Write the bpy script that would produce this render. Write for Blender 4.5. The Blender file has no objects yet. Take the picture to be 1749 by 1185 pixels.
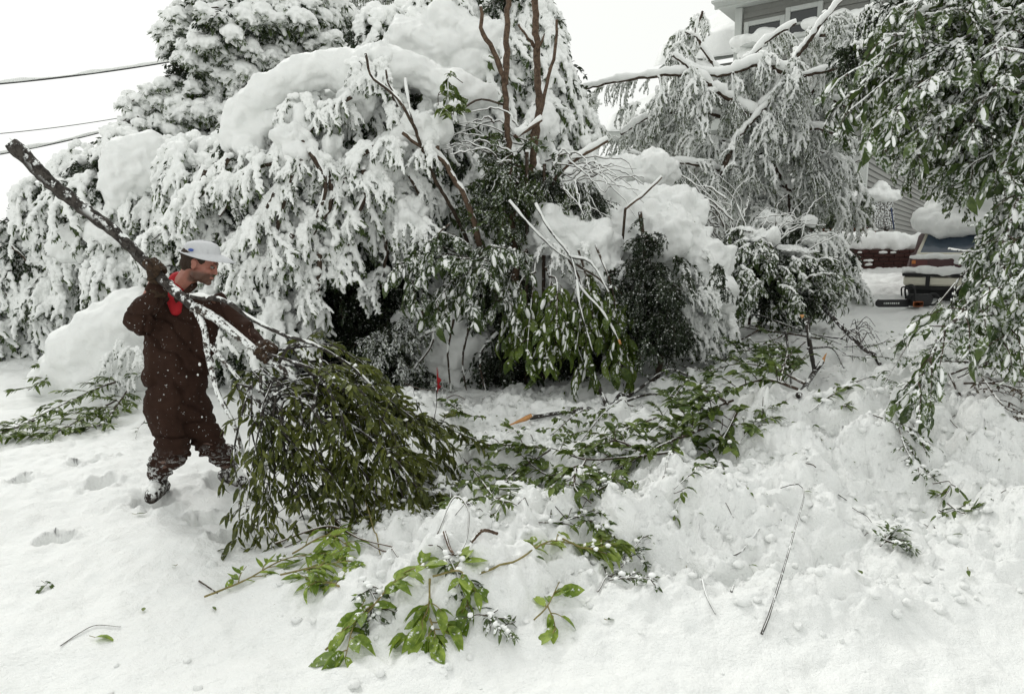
import bpy, math, random
import numpy as np
from mathutils import Matrix, Vector

SC = bpy.context.scene
COL = SC.collection
R = np.random.RandomState(7)
random.seed(7)

# ------------------------------------------------------------------ camera
FPX, CX, CY, CAMZ = 1166.0, 874.5, 592.5, 1.6
PITCH = math.radians(7.9)
cd = bpy.data.cameras.new('camera'); cam = bpy.data.objects.new('camera', cd); COL.objects.link(cam)
cd.sensor_width = 36.0; cd.lens = 24.0; cd.clip_start = 0.05; cd.clip_end = 2000
cam.location = (0, 0, CAMZ); cam.rotation_euler = (math.pi/2 - PITCH, 0, 0)
SC.camera = cam

# ------------------------------------------------------------------ sky: an even overcast
SUN_EL, SUN_ROT = math.radians(42), math.radians(-32)
w = bpy.data.worlds.new('World'); SC.world = w; w.use_nodes = True
nt = w.node_tree; nt.nodes.clear()
out = nt.nodes.new('ShaderNodeOutputWorld'); bg = nt.nodes.new('ShaderNodeBackground')
sky = nt.nodes.new('ShaderNodeTexSky'); sky.sky_type = 'NISHITA'; sky.sun_disc = False
sky.sun_elevation = SUN_EL; sky.sun_rotation = SUN_ROT; sky.dust_density = 4.0
hs = nt.nodes.new('ShaderNodeHueSaturation'); hs.inputs['Saturation'].default_value = 0.06
mx = nt.nodes.new('ShaderNodeMix'); mx.data_type = 'RGBA'; mx.inputs[0].default_value = 0.93
mx.inputs[7].default_value = (9.3, 9.45, 9.15, 1)
nt.links.new(sky.outputs[0], hs.inputs['Color']); nt.links.new(hs.outputs[0], mx.inputs[6])
nt.links.new(mx.outputs[2], bg.inputs['Color']); bg.inputs['Strength'].default_value = 0.105
nt.links.new(bg.outputs[0], out.inputs[0])
sd = bpy.data.lights.new('sun', 'SUN'); so = bpy.data.objects.new('sun', sd); COL.objects.link(so)
sd.energy = 1.35; sd.angle = math.radians(22); sd.color = (1, .985, .95)
so.rotation_euler = (math.radians(-48), 0, math.radians(32))
vs = SC.view_settings
vs.view_transform = 'Standard'; vs.look = 'None'; vs.exposure = 0.04; vs.gamma = 1.0; vs.use_curve_mapping = False
cy = SC.cycles
cy.max_bounces = 7; cy.diffuse_bounces = 5; cy.glossy_bounces = 2; cy.transmission_bounces = 3
cy.transparent_max_bounces = 6; cy.use_denoising = True; cy.sample_clamp_indirect = 3.0

# ------------------------------------------------------------------ mapping between photo and place
SP, CP = math.sin(PITCH), math.cos(PITCH)
def P(px, py, d):
    xr = (px - CX)/FPX; yu = (CY - py)/FPX
    s = d/(CP + yu*SP)
    return np.array([xr*s, d, CAMZ + s*(yu*CP - SP)])
def PP(lst, d=None):
    return np.array([P(q[0], q[1], q[2] if len(q) > 2 else d) for q in lst])
def proj(p):
    p = np.atleast_2d(p); y = p[:, 1]; z = p[:, 2]-CAMZ
    dep = y*CP - z*SP; up = y*SP + z*CP
    return np.stack([CX + p[:, 0]/dep*FPX, CY - up/dep*FPX, dep], 1)

# ------------------------------------------------------------------ noise
def _h(i, j, k, s):
    n = (i*374761393 + j*668265263 + k*2147483647 + s*1274126177) & 0xffffffff
    n = ((n ^ (n >> 13))*1274126177) & 0xffffffff
    n = ((n ^ (n >> 16))*2246822519) & 0xffffffff
    return ((n ^ (n >> 15)) & 0xffffff)/float(0xffffff)
def vn(p, s=0):
    p = np.asarray(p, float); i = np.floor(p).astype(np.int64); f = p - i; f = f*f*f*(f*(f*6-15)+10)
    o = 0
    for a in (0, 1):
        for b in (0, 1):
            for c in (0, 1):
                wt = (f[:, 0] if a else 1-f[:, 0])*(f[:, 1] if b else 1-f[:, 1])*(f[:, 2] if c else 1-f[:, 2])
                o = o + wt*_h(i[:, 0]+a, i[:, 1]+b, i[:, 2]+c, s)
    return o*2-1
def fbm(p, s=0, o=4, g=.5):
    p = np.asarray(p, float); r = 0; a = 1
    for k in range(o): r = r + a*vn(p*(2**k)+k*17.3, s+k); a *= g
    return r
def vn2(x, y, s=0):
    i = np.floor(x).astype(np.int64); j = np.floor(y).astype(np.int64)
    f = x-i; g = y-j; f = f*f*f*(f*(f*6-15)+10); g = g*g*g*(g*(g*6-15)+10)
    return ((_h(i, j, 0, s)*(1-f)+_h(i+1, j, 0, s)*f)*(1-g)+(_h(i, j+1, 0, s)*(1-f)+_h(i+1, j+1, 0, s)*f)*g)*2-1
def domes(x, y, s, size):
    """rounded lumps of random height scattered over the plane, about `size` across"""
    x = x/size; y = y/size; i = np.floor(x).astype(np.int64); j = np.floor(y).astype(np.int64)
    best = np.zeros_like(x)
    for a in (-1, 0, 1):
        for b in (-1, 0, 1):
            cx = i+a+_h(i+a, j+b, 1, s); cyy = j+b+_h(i+a, j+b, 2, s); r = .45+.5*_h(i+a, j+b, 3, s)
            hh = .35+.65*_h(i+a, j+b, 4, s)
            d2 = ((x-cx)**2+(y-cyy)**2)/(r*r)
            best = np.maximum(best, hh*r*np.clip(1-d2, 0, 1)**.72)
    return best*size
def sst(a, b, x):
    t = np.clip((x-a)/(b-a), 0, 1); return t*t*(3-2*t)

# ------------------------------------------------------------------ terrain
def gauss(x, y, cx, cyy, sx, sy): return np.exp(-((x-cx)/sx)**2-((y-cyy)/sy)**2)
PRINTS = []
def base_h(x, y):
    Rr = sst(.2, 4.2, x); S = np.where(y > 2.5, .118*(np.minimum(y, 14)-2.5), 0)
    z = Rr*S + (1-Rr)*.012*np.clip(y-4, 0, 40)
    z = z + sst(13.9, 14.2, y - (x-5)*.0)*sst(3.2, 4.4, x)*.36
    z = z + .30*gauss(x, y, 2.7, 4.3, 1.2, .55) + .16*gauss(x, y, 1.1, 4.6, 1.3, .5) - .10*gauss(x, y, 3.4, 6.0, 1.5, .7)
    z = z + .14*gauss(x, y, .1, 3.5, .9, .35) + .10*gauss(x, y, -.5, 3.0, .6, .3) + .18*gauss(x, y, 3.3, 3.6, .8, .6)
    z = z + .13*rough_mask(x, y)*(vn2(x*1.3+5, y*1.9, 90)+.5*vn2(x*3.1, y*4.1, 91))
    z = z + .10*gauss(x, y, 1.0, 7.9, 1.2, .3) + .05*vn2(x*.7, y*.7, 3)
    z = z + np.where(y > 30, .012*(y-30), 0)
    return z
def rough_mask(x, y):
    m = sst(-1.35, -.35, x + .35*(y-3.2)+.12*vn2(x*3, y*3, 61))*sst(2.35, 2.95, y - .12*np.maximum(x, 0)+.25*vn2(x*1.4, y*1.4, 9))
    m = m*(1-.72*sst(6.6, 7.6, y))
    m = np.maximum(m, .16*sst(4.1, 4.4, y)*sst(.4, -1.2, x)*sst(6.5, 5.2, y))
    m = m*(1-.85*gauss(x, y, -1.75, 4.3, .9, .8))
    return m
def height(x, y):
    x = np.asarray(x, float); y = np.asarray(y, float)
    z = base_h(x, y); m = rough_mask(x, y)
    wx = x + .06*vn2(x*5, y*5, 31); wy = y + .06*vn2(x*5+9, y*5, 32)
    lump = domes(wx, wy, 11, .40)*.50 + domes(wx, wy, 12, .19)*.95 + domes(wx, wy, 13, .10)*.95 + domes(wx, wy, 14, .055)*.8 + .020*vn2(x*20, y*20, 51) + .012*vn2(x*45, y*45, 52)
    z = z + m*(lump-.02)*(.55+.6*sst(-.5, .5, vn2(x*1.1, y*1.1, 77)))
    z = z + (1-m)*(.030*vn2(x*2.2, y*2.2, 4)+.016*vn2(x*6, y*6, 5)+.007*vn2(x*15, y*15, 6)+.0035*vn2(x*35, y*35, 7)
                   + .22*domes(wx, wy, 15, .12)*sst(.1, .6, vn2(x*1.3, y*1.3, 8)))
    for (cx, cyy, r, dd) in PRINTS:
        ox = x-cx+.03*vn2(x*14, y*14, 71)+.014*vn2(x*34, y*34, 73); oy = y-cyy+.03*vn2(x*14, y*14, 72)+.014*vn2(x*34, y*34, 74); ca, sa = math.cos(cx*9), math.sin(cx*9)
        q = (((ox*ca+oy*sa)*1.5)**2+(oy*ca-ox*sa)**2)/(r*r)
        z = z - dd*1.25*np.exp(-q**4) + dd*.4*np.exp(-((np.sqrt(q)-1.3)/.25)**2)*(.4+.9*vn2(x*20, y*20, 75))
    return z
def hz(x, y): return float(height(np.array([x]), np.array([y]))[0])
def G(px, py, dmin=1.8, dmax=40, lift=0.0):
    """point of the snow surface seen at a pixel"""
    d = np.geomspace(dmin, dmax, 500)
    xr = (px-CX)/FPX; yu = (CY-py)/FPX; s = d/(CP+yu*SP)
    x = xr*s; z = CAMZ+s*(yu*CP-SP); h = base_h(x, d)+.02*rough_mask(x, d)
    k = np.argmax(z < h)
    if z[k] >= h[k]: k = len(d)-1
    return np.array([x[k], d[k], hz(x[k], d[k])+lift])

# ------------------------------------------------------------------ mesh helpers
def tag(o, label=None, cat=None, group=None, kind=None):
    if label: o['label'] = label
    if cat: o['category'] = cat
    if group: o['group'] = group
    if kind: o['kind'] = kind
    return o
def empty(name, loc, label, cat, group=None):
    o = bpy.data.objects.new(name, None); COL.objects.link(o); o.location = tuple(float(v) for v in loc)
    o.empty_display_size = .2
    return tag(o, label, cat, group)
def mesh_data(name, parts, mats, smooth=True):
    """parts: (V, [face arrays], material index)"""
    V = []; starts = []; loops = []; mi = []; off = 0; ls = 0
    for v, fs, m in parts:
        v = np.asarray(v, float).reshape(-1, 3); V.append(v)
        for f in fs:
            f = np.asarray(f, np.int64)
            if f.size == 0: continue
            n, k = f.shape
            loops.append((f+off).ravel()); starts.append(ls+np.arange(n)*k); ls += n*k
            mi.append(np.full(n, 0, np.int32)+m if np.isscalar(m) else np.asarray(m))
        off += len(v)
    me = bpy.data.meshes.new(name)
    V = np.concatenate(V) if V else np.zeros((0, 3))
    me.vertices.add(len(V)); me.vertices.foreach_set('co', V.ravel().astype(np.float32))
    if loops:
        L = np.concatenate(loops).astype(np.int32); S = np.concatenate(starts).astype(np.int32); M = np.concatenate(mi).astype(np.int32)
        me.loops.add(len(L)); me.loops.foreach_set('vertex_index', L)
        me.polygons.add(len(S)); me.polygons.foreach_set('loop_start', S)
        me.polygons.foreach_set('material_index', M)
        me.polygons.foreach_set('use_smooth', np.full(len(S), smooth))
    for m in mats: me.materials.append(m)
    me.update(calc_edges=True); me.validate()
    return me
def mesh_obj(name, parts, mats, parent=None, smooth=True, label=None, cat=None, group=None, kind=None):
    if not isinstance(mats, (list, tuple)): mats = [mats]
    if parent is not None:
        b = np.array(parent_base(parent)); parts = [(np.asarray(v, float).reshape(-1, 3)-b, f, m) for v, f, m in parts]
    o = bpy.data.objects.new(name, mesh_data(name, parts, mats, smooth)); COL.objects.link(o)
    if parent is not None: o.parent = parent
    return tag(o, label, cat, group, kind)
def parent_base(p):
    v = Vector(p.location)
    while p.parent: p = p.parent; v += p.location
    return v
def tube(pts, rad, sides=6, cap=True, jit=0.0):
    pts = np.asarray(pts, float); n = len(pts); rad = np.broadcast_to(np.asarray(rad, float), (n,))
    t = np.gradient(pts, axis=0); t /= np.linalg.norm(t, axis=1)[:, None]+1e-9
    ref = np.array([0, 0, 1.]) if abs(t[:, 2]).mean() < .8 else np.array([0, 1., 0])
    a = np.cross(t, ref); a /= np.linalg.norm(a, axis=1)[:, None]+1e-9; b = np.cross(t, a)
    ang = np.arange(sides)*2*math.pi/sides
    V = pts[:, None, :]+rad[:, None, None]*(np.cos(ang)[None, :, None]*a[:, None, :]+np.sin(ang)[None, :, None]*b[:, None, :])
    if jit: V += (R.rand(n, sides, 1)-.5)*2*jit*rad[:, None, None]*(V-pts[:, None, :])/np.maximum(rad[:, None, None], 1e-6)
    V = V.reshape(-1, 3)
    i = np.arange(n-1)[:, None]*sides; j = np.arange(sides)[None, :]; j2 = (j+1) % sides
    Q = np.stack([i+j, i+sides+j, i+sides+j2, i+j2], -1).reshape(-1, 4)
    F = [Q]
    if cap:
        V = np.vstack([V, pts[0], pts[-1]]); c0 = n*sides; jj = np.arange(sides)
        T = np.vstack([np.stack([np.full(sides, c0), jj, (jj+1) % sides], 1),
                       np.stack([np.full(sides, c0+1), (n-1)*sides+(jj+1) % sides, (n-1)*sides+jj], 1)])
        F.append(T)
    return V, F
def smooth_path(pts, n):
    """Catmull-Rom through the points, n samples"""
    pts = np.asarray(pts, float)
    if len(pts) < 3:
        t = np.linspace(0, 1, n)[:, None]; return pts[0]*(1-t)+pts[-1]*t
    q = np.vstack([2*pts[0]-pts[1], pts, 2*pts[-1]-pts[-2]])
    L = np.r_[0, np.cumsum(np.linalg.norm(np.diff(pts, axis=0), axis=1))]; u = np.linspace(0, L[-1], n)
    k = np.clip(np.searchsorted(L, u, 'right')-1, 0, len(pts)-2); f = ((u-L[k])/(L[k+1]-L[k]+1e-9))[:, None]
    a, b, c, d = q[k], q[k+1], q[k+2], q[k+3]
    return .5*(2*b+(c-a)*f+(2*a-5*b+4*c-d)*f*f+(3*b-a-3*c+d)*f**3)
def box(c, s, rot=None, bev=0):
    x, y, z = np.array(s)/2.
    if bev:
        V = []
        for sx in (-1, 1):
            for sy in (-1, 1):
                for sz in (-1, 1):
                    V += [(sx*(x-bev), sy*(y-bev), sz*z), (sx*(x-bev), sy*y, sz*(z-bev)), (sx*x, sy*(y-bev), sz*(z-bev))]
        V = np.array(V); idx = lambda a, b, cc, k: (a*4+b*2+cc)*3+k
        Q = [];  T = []
        for s_ in (0, 1):
            Q.append([idx(0, 0, s_, 0), idx(1, 0, s_, 0), idx(1, 1, s_, 0), idx(0, 1, s_, 0)][::(1 if s_ else -1)])
            Q.append([idx(0, s_, 0, 1), idx(0, s_, 1, 1), idx(1, s_, 1, 1), idx(1, s_, 0, 1)][::(1 if s_ else -1)])
            Q.append([idx(s_, 0, 0, 2), idx(s_, 1, 0, 2), idx(s_, 1, 1, 2), idx(s_, 0, 1, 2)][::(1 if s_ else -1)])
        for p in (0, 1):
            for q in (0, 1):
                f = 1 if (p+q) % 2 else -1
                Q.append([idx(0, p, q, 0), idx(1, p, q, 0), idx(1, p, q, 1), idx(0, p, q, 1)][::f])
                Q.append([idx(p, 0, q, 0), idx(p, 0, q, 2), idx(p, 1, q, 2), idx(p, 1, q, 0)][::f])
                Q.append([idx(p, q, 0, 1), idx(p, q, 1, 1), idx(p, q, 1, 2), idx(p, q, 0, 2)][::f])
                for r in (0, 1): T.append([idx(p, q, r, 0), idx(p, q, r, 1), idx(p, q, r, 2)][::(1 if (p+q+r) % 2 else -1)])
        F = [np.array(Q), np.array(T)]
    else:
        V = np.array([(a*x, b*y, cc*z) for a in (-1, 1) for b in (-1, 1) for cc in (-1, 1)])
        F = [np.array([[0, 1, 3, 2], [4, 6, 7, 5], [0, 4, 5, 1], [2, 3, 7, 6], [0, 2, 6, 4], [1, 5, 7, 3]])]
    if rot is not None: V = V@np.asarray(rot).T
    return V+np.asarray(c, float), F
def rotz(a): c, s = math.cos(a), math.sin(a); return np.array([[c, -s, 0], [s, c, 0], [0, 0, 1.]])
def rotx(a): c, s = math.cos(a), math.sin(a); return np.array([[1., 0, 0], [0, c, -s], [0, s, c]])
def roty(a): c, s = math.cos(a), math.sin(a); return np.array([[c, 0, s], [0, 1., 0], [-s, 0, c]])
_SPH = {}
def sphere(nu=8, nv=6):
    if (nu, nv) in _SPH: return _SPH[(nu, nv)]
    V = [(0, 0, 1.)]
    for i in range(1, nv):
        for j in range(nu):
            a = math.pi*i/nv; b = 2*math.pi*j/nu; V.append((math.sin(a)*math.cos(b), math.sin(a)*math.sin(b), math.cos(a)))
    V.append((0, 0, -1.)); T = []; Q = []; e = len(V)-1
    for j in range(nu):
        k = (j+1) % nu; T += [[0, 1+j, 1+k], [e, 1+(nv-2)*nu+k, 1+(nv-2)*nu+j]]
        for i in range(nv-2): Q.append([1+i*nu+j, 1+(i+1)*nu+j, 1+(i+1)*nu+k, 1+i*nu+k])
    _SPH[(nu, nv)] = (np.array(V), [np.array(T), np.array(Q)]); return _SPH[(nu, nv)]
def ell(c, r, rot=None, nu=8, nv=6):
    V, F = sphere(nu, nv); V = V*np.asarray(r)
    if rot is not None: V = V@np.asarray(rot).T
    return V+np.asarray(c, float), F
def many(tmpl, mats3, locs):
    """tmpl (V,F list) copied with 3x3 matrices (N,3,3) and locations (N,3)"""
    V, F = tmpl; N = len(locs)
    W = np.einsum('nij,vj->nvi', mats3, V)+locs[:, None, :]
    off = (np.arange(N)*len(V))[:, None, None]
    return W.reshape(-1, 3), [(f[None]+off).reshape(-1, f.shape[1]) for f in F]
def cap_(p, q, r0, r1, nu=10):
    """tapered capsule"""
    p = np.asarray(p, float); q = np.asarray(q, float); d = q-p; L = np.linalg.norm(d)+1e-9; d = d/L
    n = 6; s = []; rr = []
    for i in range(n): a = math.pi/2*i/(n-1)*.98+.02; s.append(-r0*math.cos(a)); rr.append(r0*math.sin(a))
    for i in range(1, 4): s.append(L*i/4); rr.append(r0+(r1-r0)*i/4)
    for i in range(n): a = math.pi/2*(1-i/(n-1))*.98+.02; s.append(L+r1*math.cos(a)); rr.append(r1*math.sin(a))
    return tube(p+np.outer(s, d), rr, nu)
def remesh(parts, voxel, smooth_it=4, noise=None, factor=.5):
    """fuse overlapping closed shapes into one skin"""
    me = mesh_data('tmp', parts, [])
    o = bpy.data.objects.new('tmp', me); COL.objects.link(o)
    m = o.modifiers.new('r', 'REMESH'); m.mode = 'VOXEL'; m.voxel_size = voxel; m.use_smooth_shade = True
    if smooth_it: s = o.modifiers.new('s', 'SMOOTH'); s.factor = factor; s.iterations = smooth_it
    dg = bpy.context.evaluated_depsgraph_get(); ev = o.evaluated_get(dg); em = ev.to_mesh()
    n = len(em.vertices); V = np.empty(n*3, np.float32); em.vertices.foreach_get('co', V); V = V.reshape(-1, 3).astype(float)
    N = np.empty(n*3, np.float32); em.vertices.foreach_get('normal', N); N = N.reshape(-1, 3)
    k = len(em.polygons); L = np.empty(len(em.loops), np.int32); em.loops.foreach_get('vertex_index', L)
    tot = np.empty(k, np.int32); em.polygons.foreach_get('loop_total', tot)
    st = np.r_[0, np.cumsum(tot)[:-1]]; F = []
    for q in (3, 4):
        s_ = st[tot == q]
        if len(s_): F.append(L[s_[:, None]+np.arange(q)])
    ev.to_mesh_clear(); COL.objects.unlink(o); bpy.data.objects.remove(o); bpy.data.meshes.remove(me)
    if noise is not None: V = V + N*noise(V, N)[:, None]
    return V, F

# ------------------------------------------------------------------ materials
MATS = {}
class NT:
    def __init__(s, name):
        s.m = bpy.data.materials.new(name); s.m.use_nodes = True; s.t = s.m.node_tree; s.t.nodes.clear()
        s.out = s.n('ShaderNodeOutputMaterial'); s.b = s.n('ShaderNodeBsdfPrincipled'); s.l(s.b.outputs[0], s.out.inputs[0])
    def n(s, typ, **kw):
        q = s.t.nodes.new(typ)
        for k, v in kw.items(): setattr(q, k, v)
        return q
    def l(s, a, b): s.t.links.new(a, b)
    def noise(s, vec, scale, det=3, rough=.55):
        q = s.n('ShaderNodeTexNoise'); q.inputs['Scale'].default_value = scale; q.inputs['Detail'].default_value = det
        q.inputs['Roughness'].default_value = rough; s.l(vec, q.inputs['Vector']); return q.outputs[0]
    def ramp(s, fac, stops):
        q = s.n('ShaderNodeValToRGB'); e = q.color_ramp.elements
        e[0].position, e[0].color = stops[0][0], (*stops[0][1], 1); e[1].position, e[1].color = stops[-1][0], (*stops[-1][1], 1)
        for p, c in stops[1:-1]: k = e.new(p); k.color = (*c, 1)
        s.l(fac, q.inputs[0]); return q.outputs[0]
    def math(s, op, a, b=None, c=None, clamp=False):
        q = s.n('ShaderNodeMath', operation=op); q.use_clamp = clamp
        for i, v in enumerate((a, b, c)):
            if v is None: continue
            if hasattr(v, 'is_output'): s.l(v, q.inputs[i])
            else: q.inputs[i].default_value = v
        return q.outputs[0]
    def mix(s, fac, a, b):
        q = s.n('ShaderNodeMix', data_type='RGBA')
        for i, v in ((0, fac), (6, a), (7, b)):
            if hasattr(v, 'is_output'): s.l(v, q.inputs[i])
            else: q.inputs[i].default_value = v if i == 0 else (*v, 1)
        return q.outputs[2]
    def pos(s): return s.n('ShaderNodeNewGeometry').outputs['Position']
    def nz(s):
        g = s.n('ShaderNodeNewGeometry'); x = s.n('ShaderNodeSeparateXYZ'); s.l(g.outputs['Normal'], x.inputs[0]); return x.outputs[2]
    def bump(s, h, strength, dist=.01):
        q = s.n('ShaderNodeBump'); q.inputs['Strength'].default_value = strength; q.inputs['Distance'].default_value = dist
        s.l(h, q.inputs['Height']); s.l(q.outputs[0], s.b.inputs['Normal'])
def step(t, x, a, b):
    q = t.n('ShaderNodeMapRange'); q.interpolation_type = 'SMOOTHSTEP'
    t.l(x, q.inputs[0]); q.inputs[1].default_value = a; q.inputs[2].default_value = b; return q.outputs[0]
def snow_mat(name, dirt=0.0, bs=.5):
    t = NT(name); p = t.pos(); n1 = t.noise(p, 9, 4); n2 = t.noise(p, 70, 3); n3 = t.noise(p, 260, 2)
    col = t.mix(n1, (.84, .86, .85), (.93, .935, .915))
    if dirt:
        d = step(t, t.noise(p, 55, 4, .7), .67, .72); d2 = step(t, t.noise(p, 1.3, 2), .45, .65)
        col = t.mix(t.math('MULTIPLY', t.math('MULTIPLY', d, d2), dirt), col, (.22, .2, .12))
    t.l(col, t.b.inputs['Base Color']); t.b.inputs['Roughness'].default_value = .65; t.b.inputs['Specular IOR Level'].default_value = .25
    h = t.math('ADD', t.math('MULTIPLY', n1, .8), t.math('ADD', t.math('MULTIPLY', n2, .45), t.math('MULTIPLY', n3, .22)))
    t.bump(h, bs, .03)
    return t.m
def leaf_mat(name, c1, c2, frost=.0, rough=.45, trans=.25, fscale=45):
    t = NT(name); p = t.pos()
    v = t.noise(p, 6, 2); oi = t.n('ShaderNodeObjectInfo'); v2 = t.math('ADD', t.math('MULTIPLY', v, .7), t.math('MULTIPLY', oi.outputs['Random'], .3))
    fine = t.noise(p, 38, 2)
    col = t.mix(step(t, t.math('ADD', t.math('MULTIPLY', v2, .5), t.math('MULTIPLY', fine, .5)), .35, .65), c1, c2)
    if frost:
        f = t.math('MULTIPLY', step(t, t.nz(), -.15, .45), step(t, t.noise(p, fscale, 4, .65), .66-.3*frost, .74-.3*frost))
        col = t.mix(f, col, (.86, .88, .87))
        t.l(t.math('ADD', t.math('MULTIPLY', f, .3), rough), t.b.inputs['Roughness'])
    else: t.b.inputs['Roughness'].default_value = rough
    t.l(col, t.b.inputs['Base Color']); t.b.inputs['Specular IOR Level'].default_value = .35
    if trans:
        tr = t.n('ShaderNodeBsdfTranslucent'); t.l(t.mix(.5, col, (.2, .3, .04)) if not frost else col, tr.inputs[0]); ms = t.n('ShaderNodeMixShader'); ms.inputs[0].default_value = trans
        t.l(t.b.outputs[0], ms.inputs[1]); t.l(tr.outputs[0], ms.inputs[2]); t.l(ms.outputs[0], t.out.inputs[0])
    return t.m
def bark_mat(name, c1, c2, frost=.0, rough=.85, fs=22):
    t = NT(name); p = t.pos(); n = t.noise(p, 30, 4, .7)
    col = t.mix(step(t, n, .35, .65), c1, c2)
    if frost:
        f = t.math('MULTIPLY', step(t, t.nz(), -.5+(-.6 if frost > .6 else 0), .5-(.6 if frost > .6 else 0)), step(t, t.noise(p, fs, 5, .7), .68-.34*frost, .74-.34*frost))
        col = t.mix(f, col, (.85, .87, .86))
    t.l(col, t.b.inputs['Base Color']); t.b.inputs['Roughness'].default_value = rough; t.b.inputs['Specular IOR Level'].default_value = .2
    t.bump(n, .6, .008); return t.m
def plain(name, c, rough=.6, spec=.3, metal=0, var=.15, scale=20):
    t = NT(name); n = t.noise(t.pos(), scale, 4)
    t.l(t.mix(n, tuple(v*(1-var) for v in c), tuple(min(1, v*(1+var)) for v in c)), t.b.inputs['Base Color'])
    t.b.inputs['Roughness'].default_value = rough; t.b.inputs['Specular IOR Level'].default_value = spec; t.b.inputs['Metallic'].default_value = metal
    return t.m
M = {}
M['snow'] = snow_mat('snow', 0, .55)
M['ground_snow'] = snow_mat('ground_snow', .55, .75)
M['snow_fine'] = snow_mat('snow_fine', 0, .35)
M['leaf_dark'] = leaf_mat('leaf_dark', (.028, .048, .012), (.085, .125, .03), .52)
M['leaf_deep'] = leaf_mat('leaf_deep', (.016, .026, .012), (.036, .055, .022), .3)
M['leaf_frost'] = leaf_mat('leaf_frost', (.05, .075, .03), (.15, .18, .10), .85, trans=.15)
M['leaf_mid'] = leaf_mat('leaf_mid', (.04, .072, .010), (.13, .18, .028), .22)
M['leaf_drag'] = leaf_mat('leaf_drag', (.042, .056, .009), (.165, .185, .034), .14, trans=.3)
M['leaf_fresh'] = leaf_mat('leaf_fresh', (.10, .17, .015), (.32, .42, .07), .22, trans=.35)
M['leaf_near'] = leaf_mat('leaf_near', (.034, .062, .016), (.12, .17, .05), .64)
M['leaf_pale'] = leaf_mat('leaf_pale', (.13, .19, .03), (.36, .44, .12), .25, trans=.35)
M['leaf_brown'] = leaf_mat('leaf_brown', (.06, .04, .03), (.10, .085, .05), .3)
M['bark'] = bark_mat('bark', (.035, .025, .018), (.085, .062, .045), .25)
M['bark_bare'] = bark_mat('bark_bare', (.06, .04, .028), (.14, .095, .065), 0)
M['bark_snow'] = bark_mat('bark_snow', (.03, .025, .022), (.09, .075, .06), .64, fs=34)
M['bark_pole'] = bark_mat('bark_pole', (.018, .015, .013), (.07, .062, .055), .42, fs=16)
M['twig_fresh'] = bark_mat('twig_fresh', (.17, .15, .055), (.27, .22, .09), 0)
M['wood_torn'] = plain('wood_torn', (.55, .28, .11), .7, var=.3, scale=60)
# ------------------------------------------------------------------ leaves
def leaf_shape(w=.32, droop=.25, fold=.25, stations=(.0, .18, .45, .72, 1.), prof=None, curl=0):
    """one leaf, stalk at the origin, blade along +Y, upper face +Z"""
    prof = prof or (lambda t: (math.sin(math.pi*min(1, t)**.8)**.8)*w*.5)
    V = [(0, 0, 0)]; T = []; Q = []; prev = [0]
    for i, t in enumerate(stations[1:]):
        z = -droop*t*t; last = i == len(stations)-2
        if last: V.append((curl*.3, t, z)); k = len(V)-1; T += [[prev[0], prev[1], k], [prev[1], prev[2], k]]
        else:
            hw = prof(t); b = len(V)
            V += [(-hw+curl*t*t*.3, t, z+fold*hw), (curl*t*t*.3, t, z), (hw+curl*t*t*.3, t, z+fold*hw)]
            if len(prev) == 1: T += [[0, b+1, b], [0, b+2, b+1]]
            else: Q += [[prev[0], prev[1], b+1, b], [prev[1], prev[2], b+2, b+1]]
            prev = [b, b+1, b+2]
    T = [t_[::-1] if i < 0 else t_ for i, t_ in enumerate(T)]
    V = np.array(V); T = np.array(T); Q = np.array(Q) if Q else np.zeros((0, 4), int)
    # make every face point up
    def up(F):
        if not len(F): return F
        n = np.cross(V[F[:, 1]]-V[F[:, 0]], V[F[:, 2]]-V[F[:, 0]])[:, 2]; F = F.copy(); F[n < 0] = F[n < 0][:, ::-1]; return F
    return V, [up(T), up(Q)]
LANCE = [leaf_shape(.30, .2, .3), leaf_shape(.26, .35, .5, curl=.4), leaf_shape(.32, -.05, .2, curl=-.3), leaf_shape(.28, .5, .35)]
OVATE = [leaf_shape(.50, .2, .3, curl=.2), leaf_shape(.46, .38, .45), leaf_shape(.55, .1, .15, curl=-.2), leaf_shape(.44, .55, .6)]
LOWL = [leaf_shape(.42, .3, .3, (0, .3, .7, 1.)), leaf_shape(.40, .45, .5, (0, .35, .7, 1.)), leaf_shape(.45, .1, .2, (0, .3, .65, 1.))]
def frames(dirs, ups):
    y = dirs/(np.linalg.norm(dirs, axis=1)[:, None]+1e-9); x = np.cross(y, ups); x /= np.linalg.norm(x, axis=1)[:, None]+1e-9
    z = np.cross(x, y); return np.stack([x, y, z], 2)
def leaf_cloud(pos, dirs, ups, lens, shapes, mi=0, rnd=R):
    M3 = frames(dirs, ups)*lens[:, None, None]; out_ = []; k = rnd.randint(0, len(shapes), len(pos))
    for i, s in enumerate(shapes):
        q = k == i
        if q.any(): V, F = many(s, M3[q], pos[q]); out_.append((V, F, mi))
    return out_

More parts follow.
